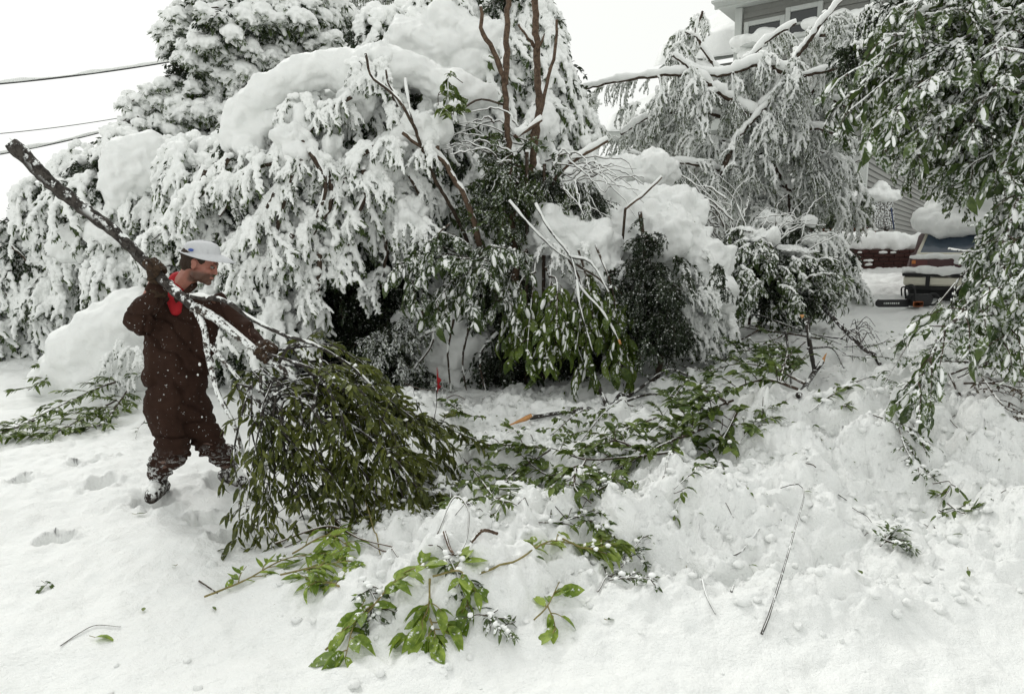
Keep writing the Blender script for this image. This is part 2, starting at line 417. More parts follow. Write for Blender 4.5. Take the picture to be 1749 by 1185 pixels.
# ------------------------------------------------------------------ spray templates (scattered through the crowns)
def lumps_on(path, r, rnd, squash=.8, every=.6, gap=0.0):
    L = []; pth = smooth_path(path, 40); seg = np.linalg.norm(np.diff(pth, axis=0), axis=1).sum(); n = max(3, int(seg/(r*every)))
    for i in range(n):
        t = i/(n-1); p = pth[int(t*39)]; rr = r*(1-.45*t)*(.55+.75*rnd.rand())
        if rnd.rand() < gap: continue
        L.append(ell(p+np.array([rnd.randn()*.25*r, rnd.randn()*.25*r, rr*.55+rnd.randn()*.1*r]), (rr*(.8+.5*rnd.rand()), rr*(.8+.5*rnd.rand()), rr*squash*(.8+.5*rnd.rand())), None, 8, 6))
    return L
def droop_path(rnd, L=.5, out_=.5, side=0, n=7, rise=.05):
    p = []; 
    for i in range(n):
        t = i/(n-1); y = out_*L*math.sin(t*math.pi/2); z = rise*math.sin(t*math.pi)-L*(1-.35*out_)*t**1.7*(1-.2*out_)
        p.append((side*t*t+rnd.randn()*.01, y, z+rnd.randn()*.008))
    return np.array(p)
SNOWN = lambda a, f: (lambda V, N: a*fbm(V*f, 3, 3))
def spray(kind, seed):
    rnd = np.random.RandomState(seed); parts = []; blobs = []
    rime = kind == 'rime'
    if kind in ('heavy', 'rime'):           # twigs bowed down, wrapped in snow, dark leaves poking out below
        for j in range(4):
            pth = droop_path(rnd, .34+.22*rnd.rand(), .25+.45*rnd.rand(), rnd.randn()*.13)
            pth += np.array([rnd.randn()*.04, 0, rnd.randn()*.03]); parts.append((*tube(pth, np.linspace(.006, .002, len(pth)), 4), 0))
            blobs += lumps_on(pth, (.023 if rime else .030)+(.010 if rime else .024)*rnd.rand(), rnd, .95, .5, .10)
            sp = smooth_path(pth, 30); n = 30 if rime else 27; k = rnd.randint(2, 30, n); pos = sp[k]
            d = np.gradient(sp, axis=0)[k]; d /= np.linalg.norm(d, axis=1)[:, None]
            d = d*.5+rnd.randn(n, 3)*.45+np.array([0, .1, -.75]); u = rnd.randn(n, 3)*.4+np.array([0, .8, .5])
            parts += leaf_cloud(pos, d, u, .06+.045*rnd.rand(n), LOWL, 1, rnd)
            for i in range(n):    # a finger of snow along most leaves
                if rnd.rand() < (.58 if rime else .54):
                    dd = d[i]/np.linalg.norm(d[i]); a = (.008 if rime else .012)+(.008 if rime else .013)*rnd.rand(); c = pos[i]+np.array([0, .012, .010]); blobs.append(cap_(c, c+dd*(.05+.05*rnd.rand()), a*1.15, a*.7, 6))
        V, F = remesh([(v, f, 0) for v, f in blobs], .0095, 2, SNOWN(.006, 40)); parts.append((V, F, 2))
    elif kind == 'fluffy':        # rosettes of dark leaves, each with its dollop
        for j in range(5):
            c = np.array([rnd.randn()*.12, .05+.2*rnd.rand(), -.05-.22*rnd.rand()]); parts.append((*tube(smooth_path([(0, 0, 0), c*.6+np.array([0, 0, .04]), c], 6), np.linspace(.008, .004, 6), 4), 0))
            n = 22; a = rnd.rand(n)*2*math.pi; d = np.stack([np.cos(a), np.sin(a)*.8+.35, -.55+.5*rnd.rand(n)], 1); pos = np.tile(c, (n, 1))+rnd.randn(n, 3)*.018
            u = np.tile([0, .25, 1.], (n, 1))+rnd.randn(n, 3)*.15; ln = .085+.04*rnd.rand(n)
            parts += leaf_cloud(pos, d, u, ln, LOWL, 1, rnd)
            dn = d/np.linalg.norm(d, axis=1)[:, None]
            for i in range(n):
                if rnd.rand() < .66:
                    a_ = .016+.015*rnd.rand(); q0 = pos[i]+np.array([0, .006, .012]); blobs.append(cap_(q0, q0+dn[i]*ln[i]*.75, a_*1.1, a_*.75, 6))
            blobs.append(ell(c+np.array([0, .01, .035]), (.07+.04*rnd.rand(), .07+.04*rnd.rand(), .05+.02*rnd.rand()), None, 8, 6))
        V, F = remesh([(v, f, 0) for v, f in blobs], .0095, 2, SNOWN(.005, 50)); parts.append((V, F, 2))
    elif kind == 'leafy':         # mostly leaf, a little snow
        for j in range(6):
            pth = droop_path(rnd, .3+.25*rnd.rand(), .5+.5*rnd.rand(), rnd.randn()*.2, rise=.08); parts.append((*tube(pth, np.linspace(.005, .0015, len(pth)), 4), 0))
            sp = smooth_path(pth, 30); n = 30; k = rnd.randint(3, 30, n); pos = sp[k]; d = np.gradient(sp, axis=0)[k]; d /= np.linalg.norm(d, axis=1)[:, None]
            d = d*.8+rnd.randn(n, 3)*.5; u = rnd.randn(n, 3)*.35+np.array([0, .2, 1.])
            parts += leaf_cloud(pos, d, u, .05+.035*rnd.rand(n), LOWL, 1, rnd)
            for q in range(2):
                i = rnd.randint(0, 30); a = .006+.007*rnd.rand(); v, f = ell(sp[i]+np.array([0, 0, .008]), (a*1.3, a*1.3, a*.8), None, 6, 4); parts.append((v, f, 2))
    elif kind == 'weep':          # long thin hanging strings, leaves folded down and rimed
        for j in range(7):
            L = .45+.4*rnd.rand(); pth = droop_path(rnd, L, .18+.3*rnd.rand(), rnd.randn()*.12, 9); pth[:, 0] += rnd.randn()*.06
            parts.append((*tube(pth, np.linspace(.008, .003, len(pth)), 5), 3))
            sp = smooth_path(pth, 40); n = 30; k = rnd.randint(6, 40, n); pos = sp[k]; d = rnd.randn(n, 3)*.28+np.array([0, 0, -1.]); u = rnd.randn(n, 3)*.6+np.array([0, 1, .6])
            parts += leaf_cloud(pos, d, u, .05+.03*rnd.rand(n), LOWL, 1, rnd)
            for i in range(0, 40, 2):
                if rnd.rand() < .75: a = .009+.011*rnd.rand()*(1-i/60); v, f = ell(sp[i]+np.array([rnd.randn()*.004, 0, .006]), (a, a, a*1.5), None, 6, 4); parts.append((v, f, 2))
    elif kind == 'big':           # large drooping leaves with a slab of snow on most
        for j in range(4):
            pth = droop_path(rnd, .35+.25*rnd.rand(), .6+.4*rnd.rand(), rnd.randn()*.16, rise=.08); parts.append((*tube(pth, np.linspace(.006, .002, len(pth)), 5), 0))
            sp = smooth_path(pth, 30); n = 15; k = rnd.randint(4, 30, n); pos = sp[k]; d = np.gradient(sp, axis=0)[k]; d /= np.linalg.norm(d, axis=1)[:, None]
            d = d*.5+rnd.randn(n, 3)*.45+np.array([0, .1, -.6]); u = rnd.randn(n, 3)*.3+np.array([0, .8, .8]); ln = .085+.05*rnd.rand(n)
            parts += leaf_cloud(pos, d, u, ln, OVATE, 1, rnd); fr = frames(d, u)
            for i in range(n):
                if rnd.rand() < .4:
                    a_ = ln[i]; c = pos[i]+fr[i]@np.array([0, .45*a_, -.04*a_+.06*a_]); v, f = ell((0, 0, 0), (a_*.16, a_*.38, a_*.07), None, 7, 5); v = v@fr[i].T+c; v += v*0+rnd.randn(*v.shape)*.0012; parts.append((v, f, 2))
            blobs += lumps_on(pth, .016, rnd, .7, .8, .3)
        V, F = remesh([(v, f, 0) for v, f in blobs], .008, 2, SNOWN(.004, 60)); parts.append((V, F, 2))
    return parts
SPR = {}
def sprays(kind, leaf, bark='bark', snow='snow_fine', n=5):
    key = (kind, leaf)
    if key not in SPR:
        lst = []
        for i in range(n):
            me = mesh_data('spray_'+kind, spray(kind, 100+i*7+len(kind)), [M[bark], M[leaf], M[snow], M['bark_snow']])
            lst.append(bpy.data.objects.new('spray_'+kind, me))
        g = bpy.data.node_groups.new('scatter_'+kind+leaf, 'GeometryNodeTree')
        g.interface.new_socket('Geometry', in_out='INPUT', socket_type='NodeSocketGeometry'); g.interface.new_socket('Geometry', in_out='OUTPUT', socket_type='NodeSocketGeometry')
        nn = g.nodes.new; gi = nn('NodeGroupInput'); go = nn('NodeGroupOutput'); iop = nn('GeometryNodeInstanceOnPoints'); jg = nn('GeometryNodeJoinGeometry')
        for o in reversed(lst):
            oi = nn('GeometryNodeObjectInfo'); oi.inputs['Object'].default_value = o; oi.transform_space = 'ORIGINAL'
            gt = nn('GeometryNodeGeometryToInstance'); g.links.new(oi.outputs['Geometry'], gt.inputs[0]); g.links.new(gt.outputs[0], jg.inputs[0])
        def attr(nm, ty):
            a = nn('GeometryNodeInputNamedAttribute'); a.data_type = ty; a.inputs[0].default_value = nm; return a.outputs[0]
        g.links.new(gi.outputs[0], iop.inputs['Points']); g.links.new(jg.outputs[0], iop.inputs['Instance'])
        iop.inputs['Pick Instance'].default_value = True
        g.links.new(attr('vid', 'INT'), iop.inputs['Instance Index'])
        er = nn('FunctionNodeEulerToRotation'); g.links.new(attr('rot', 'FLOAT_VECTOR'), er.inputs[0]); g.links.new(er.outputs[0], iop.inputs['Rotation'])
        g.links.new(attr('scl', 'FLOAT'), iop.inputs['Scale']); g.links.new(iop.outputs[0], go.inputs[0])
        SPR[key] = (g, n)
    return SPR[key]
OPEN = [(1472, 300, 1560, 402, 1., 16.), (1545, 322, 1652, 515, .93, 9.), (1430, 415, 1560, 470, 1., 12.5), (1600, 650, 1770, 770, 1., 6.)]   # gaps in the foliage
def in_gap(p, down=0.0, pr=1.0, r=R):
    bad = np.zeros(len(p), bool)
    for f in (0, .5, 1.) if np.any(down) else (0,):
        q = proj(p-np.stack([0*p[:, 0], 0*p[:, 0], f*down+0*p[:, 0]], 1))
        for x0, y0, x1, y1, k, dm in OPEN: bad |= (q[:, 0] > x0) & (q[:, 0] < x1) & (q[:, 1] > y0) & (q[:, 1] < y1) & (q[:, 2] < dm) & (r.rand(len(p)) < k)
    return bad
def scatter(name, parent, kind, leaf, pos, rot, scl, stuff=True):
    g, n = sprays(kind, leaf); pos = np.asarray(pos, float); rot = np.asarray(rot, float); scl = np.broadcast_to(np.asarray(scl, float), (len(pos),))
    k = ~in_gap(pos, .42*scl); pos, rot, scl = pos[k], rot[k], scl[k]; b = np.array(parent_base(parent))
    me = bpy.data.meshes.new(name); me.vertices.add(len(pos)); me.vertices.foreach_set('co', (pos-b).ravel().astype(np.float32))
    a = me.attributes.new('rot', 'FLOAT_VECTOR', 'POINT'); a.data.foreach_set('vector', np.asarray(rot, np.float32).ravel())
    a = me.attributes.new('scl', 'FLOAT', 'POINT'); a.data.foreach_set('value', np.asarray(scl, np.float32).ravel())
    a = me.attributes.new('vid', 'INT', 'POINT'); a.data.foreach_set('value', R.randint(0, n, len(pos)).astype(np.int32))
    o = bpy.data.objects.new(name, me); COL.objects.link(o); o.parent = parent; tag(o, kind='stuff')
    md = o.modifiers.new('scatter', 'NODES'); md.node_group = g
    return o

# ------------------------------------------------------------------ crowns from lobes
def lobes_px(lst, d, thick=1.0):
    """(px,py,rx_px,ry_px[,depth]) -> centre, radii in metres"""
    out_ = []
    for q in lst:
        dd = q[4] if len(q) > 4 else d; c = P(q[0], q[1], dd); k = dd/FPX
        rx, rz = q[2]*k, q[3]*k; out_.append((c, np.array([rx, (rx+rz)/2*thick, rz])))
    return out_
def shell_points(lobes, dens, shrink=1.0, front=.75, rnd=R, zmin=-1.0):
    Ps = []; Ns = []
    for i, (c, r) in enumerate(lobes):
        area = 4*math.pi*(((r[0]*r[1])**1.6+(r[0]*r[2])**1.6+(r[1]*r[2])**1.6)/3)**(1/1.6)
        n = int(area*dens)+2; u = rnd.randn(n, 3); u /= np.linalg.norm(u, axis=1)[:, None]
        u = u[u[:, 2] > zmin]
        # fewer on the side away from the road
        u = u[(u[:, 1] < .25) | (rnd.rand(len(u)) > front)]
        p = c+u*r*shrink; nn = u/r; nn /= np.linalg.norm(nn, axis=1)[:, None]; ok = np.ones(len(p), bool)
        for j, (c2, r2) in enumerate(lobes):
            if j != i: ok &= (((p-c2)/(r2*shrink))**2).sum(1) > .9
        Ps.append(p[ok]); Ns.append(nn[ok])
    return np.concatenate(Ps), np.concatenate(Ns)
def crown(parent, lobes, kind, leaf, dens=45, size=1.0, inner=True, name='foliage', snow_cover=True, capf=1.0, voxel=.035, cap_noise=.05, innerleaf='leaf_deep', front=.75, zmin=-1.0, irr=.16):
    lobes0 = lobes; lobes = [(c, np.maximum(r*.45, r-.20*size)) for c, r in lobes]
    p, n = shell_points(lobes, dens, .95, front, zmin=zmin)
    q = fbm(p*2.3, 15, 3); p = p+n*(q*irr*1.4)[:, None]; k = (vn(p*1.9, 19) > -.5); p, n = p[k], n[k]
    az = np.arctan2(n[:, 1], n[:, 0])-math.pi/2+R.randn(len(p))*.5
    rot = np.stack([R.randn(len(p))*.14-.12*np.clip(-n[:, 2], 0, 1), R.randn(len(p))*.12, az], 1)
    scl = size*(.7+.6*R.rand(len(p)))
    p = p+np.array([0, 0, .08])*size
    scatter(name, parent, kind, leaf, p, rot, scl)
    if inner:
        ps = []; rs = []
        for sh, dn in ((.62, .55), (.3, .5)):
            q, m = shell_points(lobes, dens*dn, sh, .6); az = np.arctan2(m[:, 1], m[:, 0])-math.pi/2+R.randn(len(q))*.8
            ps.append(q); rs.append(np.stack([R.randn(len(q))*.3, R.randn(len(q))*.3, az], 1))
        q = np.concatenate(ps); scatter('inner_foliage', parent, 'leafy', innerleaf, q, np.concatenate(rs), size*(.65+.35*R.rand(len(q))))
    if snow_cover and capf > 0:
        bl = []
        for (c, r) in [(c, r*.9) for c, r in lobes0]:
            k = 3+int(r[0]*r[1]*16)
            for i in range(k):
                a = R.rand()*2*math.pi; q = math.sqrt(R.rand())*.8; x, y = math.cos(a)*q, math.sin(a)*q; z = math.sqrt(max(0, 1-x*x-y*y))
                s = (.26+.22*R.rand())*capf; bl.append((*ell(c+r*np.array([x, y, z*.88]), (r[0]*s*1.15, r[1]*s*1.1, r[2]*s*.62), None, 12, 8), 0))
        V, F = remesh(bl, voxel, 4, lambda V, N: cap_noise*fbm(V*4.5, 5, 3)+.036*fbm(V*13, 8, 3))
        mesh_obj('snow_load', [(V, F, 0)], M['snow'], parent, kind='stuff')
def snow_blobs(parent, lst, d, voxel=.03, noise=.05, name='snow_load', thick=1., mat='snow', kind=None, smooth_it=6, fine=.012):
    bl = []
    for (c, r) in lobes_px(lst, d, thick): bl.append((*ell(c, r, None, 16, 12), 0))
    V, F = remesh(bl, voxel, smooth_it, lambda V, N: noise*fbm(V*3.2, 6, 3)+.5*noise*fbm(V*8, 7, 2)+1.5*fine*fbm(V*17, 9, 3))
    return mesh_obj(name, [(V, F, 0)], M[mat], parent, kind=kind)
def snow_arch(parent, paths, r, voxel=.03, noise=.03, name='snow_ridge', kind=None):
    """thick snow lying along bowed limbs"""
    bl = []
    for pth, rr in paths:
        L = np.linalg.norm(np.diff(pth, axis=0), axis=1).sum(); n = max(5, int(L/(r*.4))); sp = smooth_path(pth, n)
        for i, q in enumerate(sp):
            a = rr[0]+(rr[1]-rr[0])*i/(n-1); a = a*(.85+.3*R.rand()); bl.append((*ell(q, (a, a, a*.9), None, 12, 8), 0))
    V, F = remesh(bl, voxel, 5, lambda V, N: noise*fbm(V*5, 12, 3)+.010*fbm(V*20, 9, 2))
    return mesh_obj(name, [(V, F, 0)], M['snow'], parent, kind=kind)

def snowy_limb(parent, pts, r0, r1, snow=1.0, name='limb', bark='bark', n=None, sname='snow'):
    sp = smooth_path(pts, n or max(8, int(np.linalg.norm(np.diff(pts, axis=0), axis=1).sum()/.06)))
    rad = np.linspace(r0, r1, len(sp)); sp[1:-1] += R.randn(len(sp)-2, 3)*r0*.15
    o = mesh_obj(name, [(*tube(sp, rad, 7, jit=.12), 0)], M[bark], parent)
    if snow:
        t = np.gradient(sp, axis=0); hz_ = np.linalg.norm(t[:, :2], axis=1)/(np.linalg.norm(t, axis=1)+1e-9)
        th = rad*.9*snow*(.25+.9*hz_)+.006*snow; nz = 1+.55*vn(sp*9+3, 4)+.25*vn(sp*30, 5)
        sr = np.maximum(.002, th*nz); V, F = tube(sp+np.stack([0*sr, 0*sr, rad*.55+sr*.55], 1), np.minimum(sr, rad*1.5*snow+.01), 8)
        s = mesh_obj(sname, [(V, F, 0)], M['snow_fine'], o)
    return o, sp
def hang(parent, sp, kind, leaf, every=.07, size=.8, name='foliage', side=.5):
    L = np.linalg.norm(np.diff(sp, axis=0), axis=1).sum(); n = max(2, int(L/every)); k = R.randint(1, len(sp), n)
    t = np.gradient(sp, axis=0)[k]; az = np.arctan2(t[:, 1], t[:, 0])-math.pi/2+R.choice([-1, 1], n)*(.4+R.rand(n)*1.2)
    return sp[k]+R.randn(n, 3)*.02, np.stack([R.randn(n)*.15, R.randn(n)*.15, az], 1), size*(.6+.7*R.rand(n))

# ------------------------------------------------------------------ branches whose leaves are built one by one
class Branch:
    def __init__(s, seed): s.r = np.random.RandomState(seed); s.stems = []; s.twigs = []; s.lv = []; s.lumps = []
    def stem(s, pts, r0, r1, n=24, snow=0): s.stems.append((smooth_path(pts, n), r0, r1, snow)); return s.stems[-1][0]
    def twig(s, pts, r0=.004, r1=.0015, n=9): sp = smooth_path(pts, n); s.twigs.append((sp, r0, r1)); return sp
    def leaves(s, sp, n, ln, spread=.7, droop=.2, flat=.6, t0=.15):
        r = s.r; k = (t0+(1-t0)*r.rand(n))*(len(sp)-1); i = np.minimum(k.astype(int), len(sp)-2); pos = sp[i]+(sp[i+1]-sp[i])*(k-i)[:, None]
        t = (sp[i+1]-sp[i]); t /= np.linalg.norm(t, axis=1)[:, None]+1e-9
        side = np.cross(t, [0, 0, 1.]); side /= np.linalg.norm(side, axis=1)[:, None]+1e-9
        d = t*(.9-.3*spread)+side*(r.choice([-1, 1], n)*spread*(.5+.5*r.rand(n)))[:, None]+np.stack([0*k, 0*k, -droop+(r.rand(n)-.5)*(1-flat)], 1)
        u = np.array([0, 0, 1.])+r.randn(n, 3)*(1-flat)*.9; s.lv.append((pos, d, u, ln*(.65+.6*r.rand(n))))
    def grow(s, sp, n, L, lnleaf, nl, spread=.7, droop=.2, flat=.6, t0=.2, up=0, fwd=.6, zj=.15, r0=.004):
        """side twigs with leaves along a stem"""
        r = s.r
        for j in range(n):
            k = (t0+(1-t0)*(j+r.rand())/n)*(len(sp)-1); i = min(int(k), len(sp)-2); p = sp[i]+(sp[i+1]-sp[i])*(k-i); t = sp[i+1]-sp[i]; t = t/(np.linalg.norm(t)+1e-9)
            side = np.cross(t, [0, 0, 1.]); side /= np.linalg.norm(side)+1e-9; sg = 1 if j % 2 else -1
            d = t*fwd+side*sg*(.4+.6*r.rand())+np.array([0, 0, up+r.randn()*zj]); d /= np.linalg.norm(d); l = L*(.5+.8*r.rand())*(1-.4*k/len(sp))
            q = [p, p+d*l*.5+np.array([0, 0, .02*l]), p+d*l+t*l*.15+np.array([0, 0, -droop*l*.4])]
            tw = s.twig(q, r0, .0014); s.leaves(tw, nl, lnleaf, spread, droop, flat)
    def build(s, name, label, cat, base, leaf='leaf_mid', shapes=LANCE, bark='bark', group=None, clampz=True, nobj=300, snowy=0, lift=.012, tip=None, twig_objs=40, leafname='leaf', snow_mat_='snow_fine', slab=0, gaps=False):
        root = empty(name, base, label, cat, group); b = np.array(base, float)
        def cl(p, l=lift):
            if not clampz: return p
            p = p.copy(); h = height(p[:, 0], p[:, 1])+l; p[:, 2] = np.maximum(p[:, 2], h); return p
        sn = []
        for sp, r0, r1, snow in s.stems:
            sp = cl(sp, r0*.6); rad = np.linspace(r0, r1, len(sp))
            o = mesh_obj('stem', [(*tube(sp, rad, 8, jit=.15), 0)], M['bark_snow' if snow >= .9 else bark], root)
            if snow >= .9: snow *= .45
            if snow:
                nz = np.clip(.55+1.1*vn(sp*11+7, 4), .05, 2); sr = rad*.85*snow*nz+.0015
                mesh_obj('snow', [(*tube(sp+np.stack([0*sr, -.3*rad, rad*.6+sr*.35], 1), sr, 7), 0)], M['snow_fine'], o)
        merged = []
        if gaps: s.twigs = [t_ for t_ in s.twigs if not in_gap(t_[0], 0., 1., s.r).mean() > .25]
        for i, (sp, r0, r1) in enumerate(s.twigs):
            sp = cl(sp, .004); tb = (*tube(sp, np.linspace(r0, r1, len(sp)), 5), 0)
            if i < twig_objs: mesh_obj('twig', [tb], M[bark], root)
            else: merged.append(tb)
        if merged: mesh_obj('fine_twig_growth', merged, M[bark], root, kind='stuff')
        if s.lv:
            pos, d, u, ln = [np.concatenate([q[i] for q in s.lv]) for i in range(4)]
            if gaps: kk = ~in_gap(pos, .06, 1., s.r); pos, d, u, ln = pos[kk], d[kk], u[kk], ln[kk]
            if clampz: hh_ = height(pos[:, 0], pos[:, 1])-.012+.028*s.r.rand(len(pos)); pos[:, 2] = np.maximum(pos[:, 2], hh_)
            d = d/(np.linalg.norm(d, axis=1)[:, None]+1e-9)
            if clampz:
                tipp = pos+d*ln[:, None]; h = height(tipp[:, 0], tipp[:, 1])-.010+.022*s.r.rand(len(tipp)); dz = np.maximum(0, h-tipp[:, 2]); d = d*ln[:, None]; d[:, 2] += dz; d /= np.linalg.norm(d, axis=1)[:, None]
            dist = np.linalg.norm(pos-np.array([0, 0, CAMZ]), axis=1)/ln; order = np.argsort(dist+s.r.rand(len(dist))*3)
            pr = proj(pos); vis = (pr[:, 0] > 0) & (pr[:, 0] < 1749) & (pr[:, 1] > 0) & (pr[:, 1] < 1185)
            order = order[np.argsort(~vis[order], kind='stable')]
            o1, o2 = order[:nobj], order[nobj:]
            fr = frames(d, u); mds = []
            for k, sh in enumerate(shapes):
                pts = [(sh[0], sh[1], 0)]
                if slab: v, f = ell((0, .45, .025), (.14, .36, .06), None, 7, 5); v[:, 2] -= .25*v[:, 1]**2; v += .02*vn(v*9, k)[:, None]; pts.append((v, f, 1))
                mds.append(mesh_data(leafname, [(sh[0], sh[1], 0)], [M[leaf]]))
                if slab: mds.append(mesh_data(leafname, pts, [M[leaf], M['snow_fine']]))
            for i in o1:
                k = s.r.randint(0, len(shapes)); md = mds[k] if not slab else mds[2*k+(1 if s.r.rand() < slab else 0)]
                o = bpy.data.objects.new(leafname, md); COL.objects.link(o); o.parent = root
                m4 = Matrix(((fr[i] * ln[i]).tolist())).to_4x4(); m4.translation = Vector(pos[i]-b); o.matrix_basis = m4
            if len(o2):
                pc = leaf_cloud(pos[o2], d[o2], u[o2], ln[o2], shapes, 0, s.r)
                if slab:
                    q = o2[s.r.rand(len(o2)) < slab]; v, f = ell((0, .45, .025), (.14, .36, .06), None, 7, 5); v[:, 2] -= .25*v[:, 1]**2; W, F = many((v, f), fr[q]*ln[q][:, None, None], pos[q]); pc.append((W, F, 1))
                mesh_obj('foliage', pc, [M[leaf], M['snow_fine']], root, kind='stuff')
        if snowy:
            L = []
            allp = np.concatenate([cl(t_[0]) for t_ in s.twigs]+[cl(t_[0]) for t_ in s.stems]); q = allp[s.r.randint(0, len(allp), snowy)]
            a = .0035+.011*s.r.rand(snowy)**2.5; m3 = np.zeros((snowy, 3, 3)); m3[:, 0, 0] = a*(1+.5*s.r.rand(snowy)); m3[:, 1, 1] = a*(1+.5*s.r.rand(snowy)); m3[:, 2, 2] = a*.8
            V, F = many(sphere(7, 5), m3, q+np.stack([0*a, -a*.3, a*.6], 1)); V = V+.004*vn(V*90, 2)[:, None]; mesh_obj('snow_clumps', [(V, F, 0)], M[snow_mat_], root, kind='stuff')
        if tip is not None:
            for p0, p1, r in tip: mesh_obj('torn_end', [(*tube(smooth_path([p0, p1], 5), np.linspace(r, r*.15, 5), 6, jit=.3), 0)], M['wood_torn'], root)
        return root
# ------------------------------------------------------------------ ground
FR = G(260, 860); FL = G(384, 828)
for q, r_ in ((FR, .17), (FL, .17), (FR+[.42, -.18, 0], .12), (FL+[-.1, .45, 0], .13), (FR+[-.5, .3, 0], .13), (FL+[.35, -.3, 0], .12), (FR+[-.85, .75, 0], .13), (FR+[-.25, -.55, 0], .10), (FR+[.75, -.5, 0], .12), (FR+[-1.1, .35, 0], .11)):
    PRINTS.append((q[0], q[1], r_, .07))
def make_ground():
    d = np.r_[np.geomspace(1.25, 12, 640), np.geomspace(12.1, 300, 130)]; nx = 760
    u = np.linspace(-1, 1, nx); wdt = d*1.05+1.2
    X = u[None, :]*wdt[:, None]; Y = np.repeat(d[:, None], nx, 1)
    Z = height(X.ravel(), Y.ravel()); V = np.stack([X.ravel(), Y.ravel(), Z], 1)
    # crumbly overhang: push lumps sideways a little
    m = rough_mask(V[:, 0], V[:, 1])
    q = V*np.array([9, 9, 9]); V[:, 0] += m*.03*vn(q, 40); V[:, 1] += m*.03*vn(q, 41); V[:, 2] += m*.018*fbm(V*24, 42, 3)
    i = np.arange(len(d)-1)[:, None]*nx; j = np.arange(nx-1)[None, :]
    F = np.stack([i+j, i+j+1, i+nx+j+1, i+nx+j], -1).reshape(-1, 4)
    mesh_obj('ground', [(V, [F], 0)], M['ground_snow'], kind='structure')
    # the ground goes on behind the viewer
    V = []; 
    xs = np.linspace(-60, 60, 61); ys = np.linspace(-60, 1.35, 40); X, Y = np.meshgrid(xs, ys); Z = height(X.ravel(), Y.ravel())-.03
    k = len(xs); i = np.arange(len(ys)-1)[:, None]*k; j = np.arange(k-1)[None, :]; F = np.stack([i+j, i+j+1, i+k+j+1, i+k+j], -1).reshape(-1, 4)
    mesh_obj('ground_behind', [(np.stack([X.ravel(), Y.ravel(), Z], 1), [F], 0)], M['ground_snow'], kind='structure')
    # loose crumbs and clods of snow lying on the churned part
    n = 6500; x = R.rand(n)*6.2-1.6; y = 2.3+R.rand(n)**1.2*6.0; ok = R.rand(n) < rough_mask(x, y)*.9+.03; x, y = x[ok], y[ok]; n = len(x)
    a = .005+.020*R.rand(n)**4+.0018*y*R.rand(n); m3 = np.zeros((n, 3, 3)); r1 = R.rand(n)*6.28
    for t_ in range(n): m3[t_] = rotz(r1[t_])@np.diag([a[t_]*(.8+.5*R.rand()), a[t_]*(.8+.5*R.rand()), a[t_]*.75])
    p = np.stack([x, y, height(x, y)+a*.25], 1); V, F = many(sphere(8, 6), m3, p)
    V = V+np.stack([vn(V*55, 3), vn(V*55, 4), vn(V*55, 5)], 1)*.007
    o = mesh_obj('snow_clods', [(V, F, 0)], M['ground_snow'], kind='stuff', label='crumbled clods of snow strewn over the churned ground', cat='snow')
make_ground()

# ------------------------------------------------------------------ house
M['siding'] = plain('siding', (.235, .237, .222), .7, var=.15)
M['trim'] = plain('trim', (.50, .52, .50), .6, var=.08)
M['dark_glass'] = plain('dark_glass', (.03, .035, .035), .12, .6, var=.1)
C0 = np.array([7.28, 14.5]); E1 = np.array([.594, .804]); E2 = np.array([-.804, .594])
def wall_at(px, py, off=0.0):
    xr = (px-CX)/FPX; yu = (CY-py)/FPX; dx, dy, dz = xr, CP+yu*SP, yu*CP-SP; c = C0+E1*off
    # c + t*E2 = s*(dx,dy)
    A = np.array([[E2[0], -dx], [E2[1], -dy]]); t, s = np.linalg.solve(A, -c); return t, CAMZ+s*dz
def hb(c3, s3, bev=0):   # box in the house frame: (along front, into the house, up)
    rot = np.array([[E2[0], E1[0], 0], [E2[1], E1[1], 0], [0, 0, 1.]])
    v, f = box((0, 0, 0), s3, None, bev); v = (v+np.asarray(c3, float))@rot.T + np.array([C0[0], C0[1], 0]); return v, [q[:, ::-1] for q in f]
